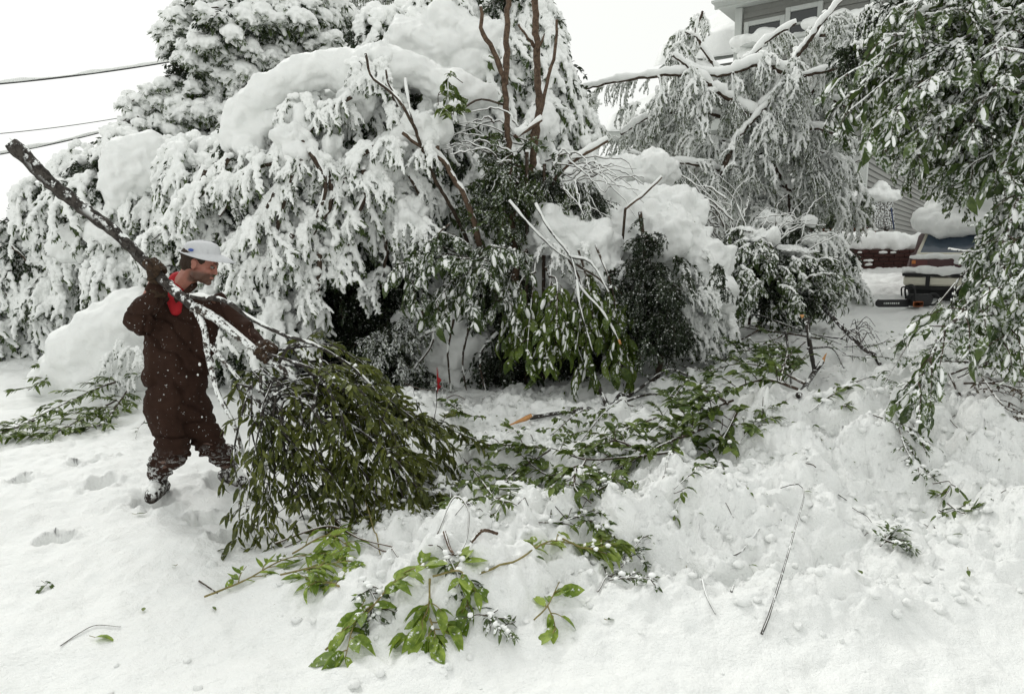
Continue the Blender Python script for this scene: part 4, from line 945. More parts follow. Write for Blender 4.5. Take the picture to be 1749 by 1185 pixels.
# -- the great bowed tree in the middle left
def bowed_tree():
    root = tree_root('tree', 600, 640, 8.8, 'great tree bowed to the ground under snow, hanging curtains of white twigs behind the man', 'tree')
    D = 8.3
    lb = lobes_px([(455, 250, 60, 70), (540, 240, 75, 80), (620, 220, 70, 90), (700, 200, 65, 80), (420, 340, 65, 80), (500, 350, 75, 90, 8.0), (590, 340, 80, 90, 7.9), (675, 310, 70, 80, 8.1), (360, 400, 60, 80, 8.2), (450, 450, 75, 80, 7.7), (535, 430, 70, 70, 7.8),
                   (610, 395, 50, 50, 8.2), (330, 470, 50, 60, 8.3), (400, 530, 60, 70, 7.7), (490, 540, 70, 70, 7.7), (690, 400, 50, 50, 8.3), (350, 300, 55, 60, 8.7), (740, 270, 50, 70, 8.5), (770, 340, 60, 60, 8.8), (430, 610, 50, 50, 7.8)], D)
    crown(root, lb, 'heavy', 'leaf_dark', 74, 1.05, capf=.62, voxel=.03, zmin=-.75, cap_noise=.06)
    snow_arch(root, [([P(408, 240, 7.9), P(420, 190, 7.8), P(470, 145, 7.7), P(540, 120, 7.7), P(600, 122, 7.7), P(650, 120, 7.7)], (.20, .21)),
                     ([P(640, 115, 7.7), P(700, 118, 7.7), P(760, 150, 7.8), P(820, 165, 7.9)], (.25, .20)),
                     ([P(430, 225, 7.8), P(480, 205, 7.7), P(540, 200, 7.7)], (.13, .10)),
                     ([P(650, 260, 7.5), P(690, 235, 7.4), P(750, 225, 7.3)], (.12, .15)),
                     ([P(610, 270, 7.5), P(590, 310, 7.5)], (.09, .06)), ([P(520, 205, 7.5), P(505, 240, 7.4), P(498, 265, 7.4)], (.17, .12)), ([P(425, 250, 7.7), P(440, 300, 7.7)], (.17, .07))], .2, .03, .045, 'snow_ridge', 'stuff')
    snow_blobs(root, [(635, 100, 36, 22), (615, 150, 30, 40, 7.6), (700, 375, 36, 36, 7.4), (685, 350, 20, 22, 7.4), (570, 255, 26, 40, 7.5), (640, 290, 36, 26, 7.4), (500, 250, 34, 34, 7.3)], 7.6, .02, .11, name='snow_clump', kind='stuff', smooth_it=3, fine=.02)
    p_, r_ = [], []
    for (x, y, rx, ry, dd) in ((700, 375, 36, 36, 7.3), (635, 110, 40, 26, 7.4), (570, 265, 30, 40, 7.4), (640, 295, 36, 26, 7.3), (500, 255, 34, 34, 7.2), (440, 220, 60, 60, 7.6), (560, 170, 90, 30, 7.5), (720, 170, 90, 40, 7.5), (700, 245, 50, 24, 7.2)):
        for k in range(7): a = R.rand()*3.14+3.14; p_.append(P(x+rx*.8*math.cos(a)*R.rand()**.4, y-ry*.75*math.sin(a), dd)); r_.append((R.randn()*.15, R.randn()*.15, math.pi+R.randn()*.7))
    scatter('rim_sprays', root, 'heavy', 'leaf_dark', p_, r_, .45+.3*R.rand(len(p_)))
    L = [((600, 165), (560, 190), (520, 235), 7.3), ((520, 240), (470, 275), (420, 300), (375, 370), 7.2), ((515, 270), (490, 330), (450, 375), (400, 430), 7.1), ((530, 260), (555, 310), (545, 360), (500, 430), 7.1), ((500, 300), (480, 360), (465, 420), (430, 480), 7.1),
         ((620, 290), (625, 330), (605, 380), (590, 440), 7.2), ((350, 290), (320, 350), (260, 410), 7.6), ((390, 270), (350, 330), (300, 380), 7.5), ((560, 290), (565, 350), (520, 420), (480, 500), 7.2), ((470, 330), (430, 400), (370, 450), 7.1), ((700, 300), (720, 350), (690, 420), 7.4),
         ((590, 130), (620, 95), (660, 150), (690, 200), 7.5), ((640, 250), (600, 280), (580, 330), 7.2), ((450, 290), (400, 310), (345, 330), (330, 380), 7.3), ((500, 400), (460, 450), (400, 500), (350, 570), 7.1), ((545, 430), (540, 500), (500, 560), 7.2), ((640, 360), (660, 420), (650, 490), 7.5)]
    ps, rs, ss = [], [], []
    for l in L:
        d = l[-1]; pts = [P(q[0], q[1], d+.03*i) for i, q in enumerate(l[:-1])]; o, sp = snowy_limb(root, pts, .030, .012, 1.25)
        a, b, c = hang(root, sp, 0, 0, .10, .75); ps.append(a+[0, .05, 0]); rs.append(b); ss.append(c)
    scatter('hanging_sprays', root, 'heavy', 'leaf_dark', np.concatenate(ps), np.concatenate(rs), np.concatenate(ss))
    trunk(root, P(640, 130, 8.3), .16, .05, .2)
    for q in ((420, 210), (760, 170), (520, 330), (650, 330)): snowy_limb(root, [P(620, 300, 8.4), P((q[0]+620)/2, q[1]-30, 8.1), P(q[0], q[1], 7.9)], .06, .025)
bowed_tree()
# -- round-headed snowy tree, upper centre
def centre_tree():
    root = tree_root('tree', 820, 600, 10.5, 'broad snow-pillowed tree rising behind the snapped bare stems', 'tree')
    lb = lobes_px([(720, 70, 60, 50), (790, 70, 60, 55), (700, 120, 60, 50), (770, 130, 65, 50), (840, 110, 60, 60), (900, 90, 55, 70), (660, 60, 40, 36, 10.6), (890, 180, 60, 70), (935, 150, 38, 70), (800, 200, 70, 60), (945, 240, 34, 60), (880, 270, 60, 60), (760, 20, 60, 40), (880, 20, 60, 60), (850, 340, 70, 60), (780, 290, 60, 60), (930, 330, 50, 60), (820, 430, 80, 70), (740, 440, 70, 80), (830, 520, 80, 70), (740, 540, 60, 60)], 10)
    crown(root, lb, 'heavy', 'leaf_dark', 60, 1.2, capf=.95, voxel=.035, cap_noise=.08)
    snow_blobs(root, [(705, 65, 46, 34), (760, 45, 44, 34), (800, 70, 40, 36), (690, 95, 30, 26), (745, 85, 60, 36), (800, 115, 46, 30), (745, 140, 50, 30), (790, 165, 44, 30, 9.2), (930, 210, 26, 40), (840, 60, 30, 30)], 9.4, .03, .07, name='snow_pillow', kind='stuff')
    trunk(root, P(800, 60, 10.2), .2, .05)
    for q in ((690, 90), (880, 60), (940, 180)): snowy_limb(root, [P(815, 300, 10.3), P((q[0]+815)/2, q[1]+50, 10), P(q[0], q[1], 9.8)], .06, .02)
centre_tree()
# -- snapped bare stems
def broken_tree():
    root = tree_root('broken_tree', 878, 600, 7.9, 'snapped young tree with bare upright forked stems in front of the pillowed tree', 'tree')
    s = lambda pts, r0, r1, sn=.5: snowy_limb(root, [P(*q) for q in pts], r0, r1, sn, 'stem', 'bark_bare')[1]
    s([(882, 600, 7.9), (880, 450, 7.6), (872, 330, 7.5), (868, 240, 7.5), (862, 140, 7.5)], .045, .03, .3)
    s([(864, 145, 7.5), (866, 80, 7.5), (868, 5, 7.5), (869, -40, 7.5)], .036, .028, .7); s([(862, 142, 7.5), (842, 85, 7.45), (824, 55, 7.4), (821, 12, 7.4)], .033, .018, .9)
    s([(921, 195, 7.7), (918, 110, 7.7), (915, 40, 7.7), (912, -40, 7.7)], .04, .036, .5); s([(900, 330, 7.8), (912, 260, 7.75), (921, 190, 7.7)], .042, .04, .5); s([(914, 82, 7.7), (900, 62, 7.6), (886, 42, 7.6)], .02, .018, 1.2); s([(918, 88, 7.66), (926, 70, 7.6), (930, 58, 7.6)], .018, .006, .4)
    s([(900, 250, 7.5), (922, 195, 7.45), (937, 130, 7.4), (949, 85, 7.4), (951, 34, 7.4)], .022, .015, .2)
    s([(900, 215, 7.45), (880, 235, 7.4), (925, 205, 7.45)], .02, .02, 1.5)
    p, rt = [], []
    for i in range(60):
        p.append(P(870+R.randn()*34, 330+R.randn()*45, 7.5+R.randn()*.15)); rt.append((R.randn()*.4, R.randn()*.4, R.rand()*6.28))
    scatter('foliage', root, 'leafy', 'leaf_dark', p, rt, .5+.4*R.rand(60))
    root = tree_root('broken_limb', 800, 600, 7.4, 'forked broken limb with pale snow wedged in its fork, left of the upright stems', 'limb')
    snowy_limb(root, [P(688, 227, 7.2), P(712, 245, 7.2), P(748, 265, 7.2), P(775, 305, 7.2), P(800, 350, 7.2), P(820, 420, 7.3)], .022, .034, .9, 'stem', 'bark_bare'); snowy_limb(root, [P(748, 264, 7.2), P(747, 240, 7.2), P(748, 216, 7.2)], .022, .018, .5, 'stem', 'bark_bare')
    snow_blobs(root, [(716, 215, 26, 20), (735, 235, 22, 18), (700, 205, 16, 14), (747, 205, 9, 12)], 7.2, .016, .02, name='snow_clump')
    root = tree_root('bare_branch', 700, 600, 7.2, 'thin dark forked branch standing against the thick bowed ridge of snow', 'branch')
    snowy_limb(root, [P(624, 92, 7.0), P(634, 130, 7.0), P(660, 152, 7.0), P(682, 172, 7.0), P(706, 214, 7.0)], .012, .016, .8, 'stem', 'bark'); snowy_limb(root, [P(659, 120, 7.0), P(664, 145, 7.0), P(680, 165, 7.0)], .010, .012, .9, 'stem', 'bark'); snowy_limb(root, [P(692, 135, 7.0), P(696, 165, 7.0), P(706, 214, 7.0)], .008, .010, 1.2, 'stem', 'bark'); snowy_limb(root, [P(706, 214, 7.0), P(740, 300, 7.3), P(800, 420, 7.7), P(830, 600, 7.9)], .016, .03, .6, 'stem', 'bark')
broken_tree()
def arching_limbs():
    root = tree_root('broken_limb', 1000, 600, 7.6, 'slanting snapped limb with snow along it, reaching up towards the porch roof', 'limb')
    snowy_limb(root, [P(930, 330, 7.6), P(965, 285, 7.5), P(1000, 262, 7.5), P(1038, 240, 7.5)], .03, .02, 1.1, 'stem', 'bark_bare'); mesh_obj('stem', [(*tube(smooth_path([P(930, 330, 7.6), P(950, 450, 7.8), P(960, 600, 8)], 9), .03, 6), 0)], M['bark'], root)
    root = tree_root('broken_limb', 1098, 600, 7.2, 'short snapped stick poking from the top of the snowy mound', 'limb')
    snowy_limb(root, [P(1068, 357, 7.1), P(1100, 332, 7.1), P(1130, 303, 7.1)], .014, .012, .8, 'stem', 'bark_bare'); 
    mesh_obj('stem', [(*tube(smooth_path([P(1068, 357, 7.1), P(1060, 450, 7.5)], 5), .014, 6), 0)], M['bark'], root)
    root = tree_root('tree_stub', 1098, 600, 7.3, 'short dark stub standing above the dark green bush', 'stub')
    mesh_obj('stem', [(*tube(smooth_path([P(1104, 520, 7.4), P(1100, 420, 7.3), P(1093, 362, 7.3)], 9), .022, 7, jit=.1), 0)], M['bark'], root)
    # fans of fine snowy twigs
    for k, (a, e, lab, cnt) in enumerate((((900, 260), [(790, 230), (760, 210), (800, 290), (820, 240)], 'fine frosted twigs fanning out left of the upright stems', 16), ((930, 280), [(1010, 290), (1040, 340), (1060, 300), (1020, 380), (1100, 330)], 'fine frosted twigs fanning out right of the upright stems', 20),
                                       ((1260, 420), [(1160, 330), (1200, 320), (1180, 370), (1290, 340), (1150, 350)], 'tangle of fine rimed twigs arching over the right end of the mound', 26), ((1290, 420), [(1390, 380), (1370, 420), (1400, 440), (1340, 360)], 'tangle of fine rimed twigs beside the weeping tree trunk', 18))):
        d = 7.5 if k < 2 else 8.6; root = tree_root('twig_tangle', a[0], 600, d, lab, 'branch'); parts = []; sn = []
        for i in range(cnt):
            t = e[i % len(e)]; f_ = R.rand()*.6; s0 = P(a[0]*(1-f_)+t[0]*f_+R.randn()*12, a[1]*(1-f_)+t[1]*f_+R.randn()*18, d+R.randn()*.1); s1 = P(t[0]+R.randn()*26, t[1]+R.randn()*26, d-.1+R.randn()*.2); m = (s0+s1)/2+np.array([R.randn()*.10, R.randn()*.05, .03+R.rand()*.14])
            sp = smooth_path([s0, m, s1], 16); sp[1:-1] += R.randn(14, 3)*.006; r = .006+.006*R.rand(); o = mesh_obj('twig', [(*tube(sp, np.linspace(r, r*.4, 16), 5), 0)], M['bark'], root)
            sr = np.linspace(r, r*.5, 16)*(1+.4*vn(sp*14, 5)); sn.append((*tube(sp+np.stack([0*sr, -.3*sr, sr*1.0], 1), sr*1.1, 6), 0))
        mesh_obj('snow', sn, M['snow_fine'], root, kind='stuff'); s0 = P(a[0], a[1], d); mesh_obj('stem', [(*tube(smooth_path([(s0[0], d+.1, hz(s0[0], d+.1)-.1), s0+[0, 0, -.3], s0], 9), .02, 6), 0)], M['bark'], root)
arching_limbs()
# -- the snowy mound and the bushes that hang from it
def mound():
    root = tree_root('snow_mound', 1080, 600, 8.4, 'broad lumpy mound of snow over bushes in the middle, right of the snapped stems', 'snow mound')
    snow_blobs(root, [(990, 330, 60, 50, 8.8), (1060, 300, 60, 30, 9.2), (1110, 290, 50, 26, 9.2), (960, 400, 60, 50), (1030, 400, 70, 50), (1100, 400, 80, 55), (1160, 430, 60, 60), (1190, 470, 55, 55), (1080, 350, 80, 40, 8.4), (1010, 470, 60, 60), (950, 480, 50, 60), (1150, 360, 60, 36, 8.2), (920, 400, 30, 40, 7.6), (1060, 500, 80, 70, 8), (1150, 520, 60, 60, 8.1), (1210, 510, 34, 40, 7.8), (1000, 560, 90, 60, 8.2), (900, 600, 100, 50, 8.3), (965, 400, 50, 40, 7.4), (1010, 430, 46, 44, 7.3), (1030, 480, 40, 44, 7.2), (985, 460, 44, 40, 7.25), (1040, 535, 34, 44, 7.15), (940, 370, 30, 26, 7.4), (1200, 450, 50, 44, 7.6), (1215, 500, 36, 44, 7.5), (1150, 400, 50, 40, 7.6)], 7.9, .028, .085, smooth_it=8, fine=.02)
    p, rt, sc = [], [], []
    for (x, y, rx, ry, dd) in ((965, 405, 50, 36, 6.95), (1010, 440, 46, 40, 6.95), (1030, 490, 40, 36, 6.9), (1160, 440, 60, 50, 7.2), (1205, 480, 40, 50, 7.1), (1080, 350, 90, 30, 7.7), (1150, 360, 60, 30, 7.6), (990, 320, 60, 30, 8.2)):
        for k in range(8): a = R.rand()*3.3+3.05; p.append(P(x+rx*math.cos(a)*R.rand()**.3, y-ry*.9*math.sin(a)*R.rand()**.3, dd+.15*R.rand())); rt.append((R.randn()*.2, R.randn()*.2, math.pi+R.randn()*.8)); sc.append(.28+.25*R.rand())
    for i in range(110):
        a = R.rand(); x = 1000+a*250; y = 520+R.rand()*60; p.append(P(x, y, 7.5+.2*R.rand())); rt.append((0, 0, math.pi+R.randn()*.5)); sc.append(.5+.3*R.rand())
    scatter('foliage', root, 'heavy', 'leaf_dark', p, rt, sc)
    root = tree_root('snow_mound', 760, 640, 7.9, 'bank of snow with bare roots hanging over it, below the leafy overhang', 'snow mound')
    snow_blobs(root, [(760, 560, 70, 50), (720, 600, 60, 50), (800, 600, 70, 50), (760, 650, 90, 40), (700, 560, 34, 34, 8.0), (840, 560, 50, 40, 8.1), (690, 640, 50, 40), (840, 640, 60, 40, 8.0)], 7.9, .03, .06, fine=.014)
    for q in (((775, 545), (765, 600), (770, 670)), ((800, 560), (790, 620), (800, 680)), ((720, 530), (740, 580), (700, 640)), ((850, 570), (820, 610), (835, 690)), ((700, 590), (730, 570), (765, 560))):
        snowy_limb(root, [P(a, b, 7.35) for a, b in q], .014, .008, 1.0, 'root')
mound()
def bush(name, label, lst, d, kind, leaf, dens, size, capf=.3, base=None, inner=True, cat='bush', voxel=.025, group=None, capn=.06, irr=.2):
    b = lst[len(lst)//2]; root = tree_root(name, b[0], b[1], d+.2, label, cat, group); lb = lobes_px(lst, d)
    crown(root, lb, kind, leaf, dens, size, inner, capf=capf, snow_cover=capf > 0, voxel=voxel, cap_noise=capn, irr=irr)
    c = P(b[0], b[1], d); trunk(root, c+[0, .1, .1], .04, .015)
    return root
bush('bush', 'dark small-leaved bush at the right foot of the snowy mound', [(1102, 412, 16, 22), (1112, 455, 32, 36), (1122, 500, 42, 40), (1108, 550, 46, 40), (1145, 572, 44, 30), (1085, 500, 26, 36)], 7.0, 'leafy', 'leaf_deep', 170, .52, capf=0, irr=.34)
bush('bush', 'frosted small-leaved bush left of the snow bank with hanging roots', [(670, 590, 36, 44), (655, 640, 34, 36), (690, 560, 36, 30), (715, 650, 30, 34)], 7.5, 'leafy', 'leaf_frost', 170, .55, capf=.22)
bush('bush', 'dark broken bush beyond the mound, beside the driveway', [(1290, 425, 60, 30), (1345, 455, 56, 34), (1290, 480, 46, 46), (1335, 515, 60, 26), (1255, 480, 26, 40)], 8.4, 'big', 'leaf_dark', 60, .85, capf=.8, irr=.4, capn=.1)
bush('bush', 'low rimed bush at the snowy driveway edge below the brick planter', [(1390, 470, 40, 50), (1420, 440, 30, 36), (1370, 430, 50, 40), (1340, 400, 50, 36), (1440, 480, 16, 30)], 9.6, 'rime', 'leaf_frost', 100, .7, capf=.8, irr=.3)
bush('bush', 'small bush under a round cap of snow in the brick planter', [(1440, 360, 36, 34), (1470, 370, 26, 26), (1410, 372, 28, 22)], 14.3, 'leafy', 'leaf_dark', 40, .6, capf=.9, voxel=.04)
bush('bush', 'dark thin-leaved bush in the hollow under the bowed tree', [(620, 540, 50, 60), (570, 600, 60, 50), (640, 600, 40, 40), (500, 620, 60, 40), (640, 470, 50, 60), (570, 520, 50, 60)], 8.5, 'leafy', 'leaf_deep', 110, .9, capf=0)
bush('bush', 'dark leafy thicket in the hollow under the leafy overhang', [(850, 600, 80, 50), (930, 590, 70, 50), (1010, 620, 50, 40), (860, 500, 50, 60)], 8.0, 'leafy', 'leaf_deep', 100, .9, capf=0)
bush('bush', 'narrow rimed conifer sprays just right of the upright stems', [(960, 330, 36, 30), (1000, 345, 44, 24), (930, 310, 26, 30)], 7.6, 'weep', 'leaf_dark', 120, .45, capf=.3)
# -- weeping snow-laden tree on the right
def weeping_tree():
    root = tree_root('weeping_tree', 1350, 400, 12.0, 'pale weeping tree, every twig rimed white, in front of the grey house', 'tree')
    lim = [((1345, 400, 12), (1350, 340, 11.8), (1310, 260, 11.5), (1290, 200, 11.3), (1350, 140, 11), (1430, 115, 10.8), (1500, 85, 10.6)),
           ((1235, 300, 11), (1250, 250, 11), (1290, 200, 11.1), (1320, 170, 11.1)), ((1290, 200, 11.2), (1240, 165, 11.2), (1190, 125, 11.2), (1150, 95, 11.2)), ((1320, 165, 11.2), (1360, 100, 11.1), (1395, 50, 11), (1445, -10, 10.9)),
           ((1355, 130, 11), (1300, 110, 11.2), (1225, 130, 11.3), (1170, 110, 11.3)), ((1190, 125, 11.2), (1120, 130, 11.3), (1050, 140, 11.5), (985, 155, 11.7)), ((1300, 260, 11.3), (1240, 290, 11.2), (1180, 280, 11.1), (1100, 270, 11.2)),
           ((1310, 240, 11.4), (1390, 220, 11.2), (1450, 240, 11.1)), ((1270, 110, 11.2), (1310, 70, 11.2), (1360, 40, 11.1)), ((1400, 60, 11.0), (1470, 60, 10.9), (1540, 30, 10.8)), ((1230, 130, 11.3), (1190, 60, 11.3), (1200, 20, 11.3)), ((1340, 330, 11.7), (1420, 290, 11.4), (1480, 270, 11.2)),
           ((1240, 200, 11.2), (1180, 190, 11.2), (1110, 200, 11.2), (1060, 230, 11.3)), ((1350, 145, 11), (1420, 170, 10.9), (1480, 200, 10.8)), ((1260, 240, 11), (1200, 330, 10.9), (1150, 350, 10.8)), ((1400, 120, 10.9), (1380, 190, 10.8), (1400, 280, 10.8))]
    ps, rs, ss = [], [], []
    for i, l in enumerate(lim):
        o, sp = snowy_limb(root, [P(q[0], q[1], q[2]-(.9 if i < 8 else .3)) for q in l], .05 if i < 5 else .034, .02, 1.6); a, b, c = hang(root, sp+np.array([0, .25, 0]), 0, 0, .11 if i > 6 else .16, .8); ps.append(a); rs.append(b); ss.append(c)
        for k in range(1, len(sp)-1, 9):  # arching secondary twigs
            if R.rand() < .8:
                q = sp[k]; dx = R.randn()*.35; e = q+np.array([dx, -.1, -.35-.4*R.rand()]); m = (q+e)/2+np.array([dx*.3, 0, .25]); o2, s2 = snowy_limb(root, [q, m, e], .014, .006, 1.6, 'twig', n=12); a, b, c = hang(root, s2, 0, 0, .08, .8); ps.append(a); rs.append(b); ss.append(c)
    pp, rr_, ss_ = np.concatenate(ps), np.concatenate(rs), np.concatenate(ss); k = R.rand(len(pp)) < .6; scatter('foliage', root, 'rime', 'leaf_frost', pp[k], rr_[k], ss_[k]*.85); scatter('hanging_sprays', root, 'weep', 'leaf_frost', pp[~k], rr_[~k], ss_[~k]*.7)
    lb = lobes_px([(1010, 190, 34, 34, 11.6), (1090, 170, 40, 40), (1160, 160, 40, 40), (1250, 240, 60, 50), (1330, 250, 70, 60), (1300, 320, 60, 46), (1400, 260, 50, 60), (1370, 310, 50, 50), (1200, 280, 46, 40), (1380, 190, 50, 40), (1430, 190, 50, 50), (1290, 150, 36, 30), (1120, 240, 40, 30), (1370, 370, 40, 40, 11.6), (1280, 370, 40, 30, 11), (1235, 10, 22, 16, 10.5), (1420, 340, 40, 50, 11.3)], 11.4)
    p, n = shell_points(lb, 25, .9); p = p[vn(p*1.6, 44) > -.2]; scatter('outer_foliage', root, 'rime', 'leaf_frost', p, np.stack([R.randn(len(p))*.15, R.randn(len(p))*.15, R.rand(len(p))*6.28], 1), .5+.45*R.rand(len(p)))
    snow_arch(root, [([P(1160, 110, 11.1), P(1190, 118, 11.1), P(1240, 130, 11.1)], (.16, .12)), ([P(1225, 190, 11), P(1270, 205, 11), P(1300, 190, 11)], (.10, .12)), ([P(1290, 120, 11), P(1310, 108, 11)], (.12, .12)), ([P(1395, 60, 10.9), P(1440, 30, 10.9)], (.10, .08))], .2, .03, .03, 'snow_clump', 'stuff')
weeping_tree()
def conifer_bit():
    root = tree_root('conifer', 1375, 400, 11.3, 'small drooping conifer with dark needles beside the weeping tree trunk', 'conifer')
    lb = lobes_px([(1378, 322, 15, 22), (1370, 345, 20, 16), (1390, 345, 14, 20)], 11.0); crown(root, lb, 'weep', 'leaf_dark', 60, .35, capf=.2, irr=.05, inner=False); trunk(root, P(1376, 330, 11.2), .05, .02)
    p = tree_root('shrub', 1505, 386, 14.6, 'small weeping shrub like a white mushroom, snow cap on thin hanging strands', 'shrub')
    snow_blobs(p, [(1505, 322, 15, 12), (1490, 332, 18, 10), (1520, 334, 18, 11), (1505, 335, 22, 10)], 14.5, .03, .03, name='snow_cap'); parts = []; sn = []
    for i in range(22):
        x = 1488+i*1.7; q = [P(x+R.randn(), 338, 14.5), P(x+R.randn()*1.5, 362, 14.48), P(x+R.randn()*2+(i-11)*.3, 392, 14.5)]; sp = smooth_path(q, 8); sn.append((*tube(sp, .018+.008*R.rand(), 5), 0))
    mesh_obj('hanging_strands', sn, M['bark_snow'], p, kind='stuff'); trunk(p, P(1505, 335, 14.6), .05, .03)
    o = tree_root('garden_stake', 1525, 386, 14.3, 'slim dark blue stake leaning beside the mushroom-shaped shrub', 'stake'); M['blue'] = plain('blue', (.03, .05, .12), .5)
    mesh_obj('pole', [(*tube([P(1527, 392, 14.3), P(1522, 355, 14.3)], .016, 6), 0)], M['blue'], o)
    g = tree_root('bird_feeder', 1283, 330, 13.5, 'small red and orange feeder with snow on it, half hidden among the rimed twigs', 'bird feeder'); M['red'] = plain('red', (.38, .015, .02), .6); M['orange'] = plain('orange', (.5, .18, .08), .6)
    c = P(1283, 316, 12.0); g.location = (c[0], c[1], c[2]-.1); a = np.linspace(0, 6.283, 13)[:-1]
    def lathe(pr, n=14): V = np.array([(r*math.cos(q), r*math.sin(q), z) for r, z in pr for q in np.linspace(0, 2*math.pi, n+1)[:-1]]); k = len(pr); return V, [np.array([[i*n+j, i*n+(j+1) % n, (i+1)*n+(j+1) % n, (i+1)*n+j] for i in range(k-1) for j in range(n)])]
    v, f = lathe([(.005, -.05), (.09, -.03), (.105, 0), (.06, .025), (.02, .035)]); mesh_obj('tray', [(v+c, f, 0)], M['red'], g); v, f = lathe([(.03, .03), (.04, .06), (.035, .13), (.01, .15)]); mesh_obj('seed_tube', [(v+c, f, 0)], M['orange'], g)
    mesh_obj('hanger', [(*tube([c+[0, 0, .14], c+[0, 0, .5]], .004, 5), 0)], M['black'], g); v, f = ell(c+[-.03, -.02, .05], (.04, .04, .025)); mesh_obj('snow', [(v, f, 0)], M['snow_fine'], g)
conifer_bit()
# ------------------------------------------------------------------ leafy overhangs whose leaves show singly
def cluster(seed, root_pt, tips, d_n, nside, L, leaf_len, nl, spread=.6, droop=.5, flat=.5, r0=.016):
    b = Branch(seed)
    for t in tips:
        rp = np.array(root_pt)+(np.array(t)-root_pt)*np.array([.35+.25*b.r.rand(), 0, 0])+b.r.randn(3)*np.array([.14, .08, .12]); m = (rp+np.array(t))/2+np.array([b.r.randn()*.06, 0, .09+.07*b.r.randn()]); sp = b.stem([rp, m, t], r0*.7, .004, 18, .6)
        b.leaves(sp, nl*2, leaf_len, spread, droop, flat, .5); b.grow(sp, nside, L, leaf_len, nl, spread, droop, flat, .25, -.1, .7, .2)
    return b
b = cluster(11, P(870, 430, 7.0), [P(*q) for q in ((680, 450, 6.7), (700, 490, 6.6), (740, 520, 6.5), (800, 520, 6.5), (860, 520, 6.6), (720, 430, 6.8), (770, 440, 6.5), (820, 460, 6.4), (760, 400, 6.9), (840, 420, 6.6))], 0, 9, .34, .15, 9, .6, .7, .4)
b.build('leafy_bough', 'bough of large drooping leaves dusted with snow, left of the mound', 'branch', P(870, 600, 7.2)*[1, 1, 0]+[0, 0, .1], 'leaf_dark', OVATE, clampz=False, slab=.5, snowy=500, twig_objs=60)
b = cluster(12, P(960, 440, 6.9), [P(*q) for q in ((900, 600, 6.4), (930, 625, 6.4), (870, 580, 6.6), (985, 590, 6.5), (1000, 630, 6.5), (950, 560, 6.4), (1060, 640, 6.5), (1020, 580, 6.6), (1070, 600, 6.6))], 0, 9, .3, .15, 9, .6, .8, .35)
b.build('leafy_bough', 'bough of large limp leaves hanging to the ground in the middle, below the mound', 'branch', P(960, 600, 7.2)*[1, 1, 0]+[0, 0, .1], 'leaf_mid', OVATE, clampz=False, slab=.35, snowy=500, twig_objs=60)
b = cluster(13, P(785, 190, 7.2), [P(*q) for q in ((765, 165, 7.0), (790, 180, 6.9), (770, 195, 6.9), (800, 170, 7.0))], 0, 4, .12, .085, 6, .7, .3, .4, .006)
b.stem([P(785, 190, 7.2), P(820, 170, 7.4), P(862, 180, 7.5)], .008, .012, 8)
b.build('leafy_sprig', 'small fresh green sprig untouched by snow, high beside the upright stems', 'sprig', P(785, 190, 7.2), 'leaf_mid', OVATE, clampz=False)
# long limb of snow hanging down the mound
root = tree_root('broken_limb', 1050, 600, 7.0, 'snow-crusted limb sagging down the front of the mound to the ground', 'limb')
for pts in (((915, 350, 6.9), (940, 395, 6.8), (975, 440, 6.75), (990, 490, 6.65), (1030, 535, 6.55), (1058, 585, 6.5)), ((985, 480, 6.65), (992, 530, 6.5), (1012, 600, 6.5)), ((870, 345, 7), (905, 385, 6.9), (945, 425, 6.85), (975, 445, 6.8)), ((975, 440, 6.75), (1010, 450, 6.7), (1040, 500, 6.6))): snowy_limb(root, [P(*q) for q in pts], .012, .006, .9, 'stem', 'bark_pole')
mesh_obj('torn_end', [(*tube([P(1057, 580, 6.46), P(1060, 588, 6.45)], .012, 6), 0)], M['wood_torn'], root)

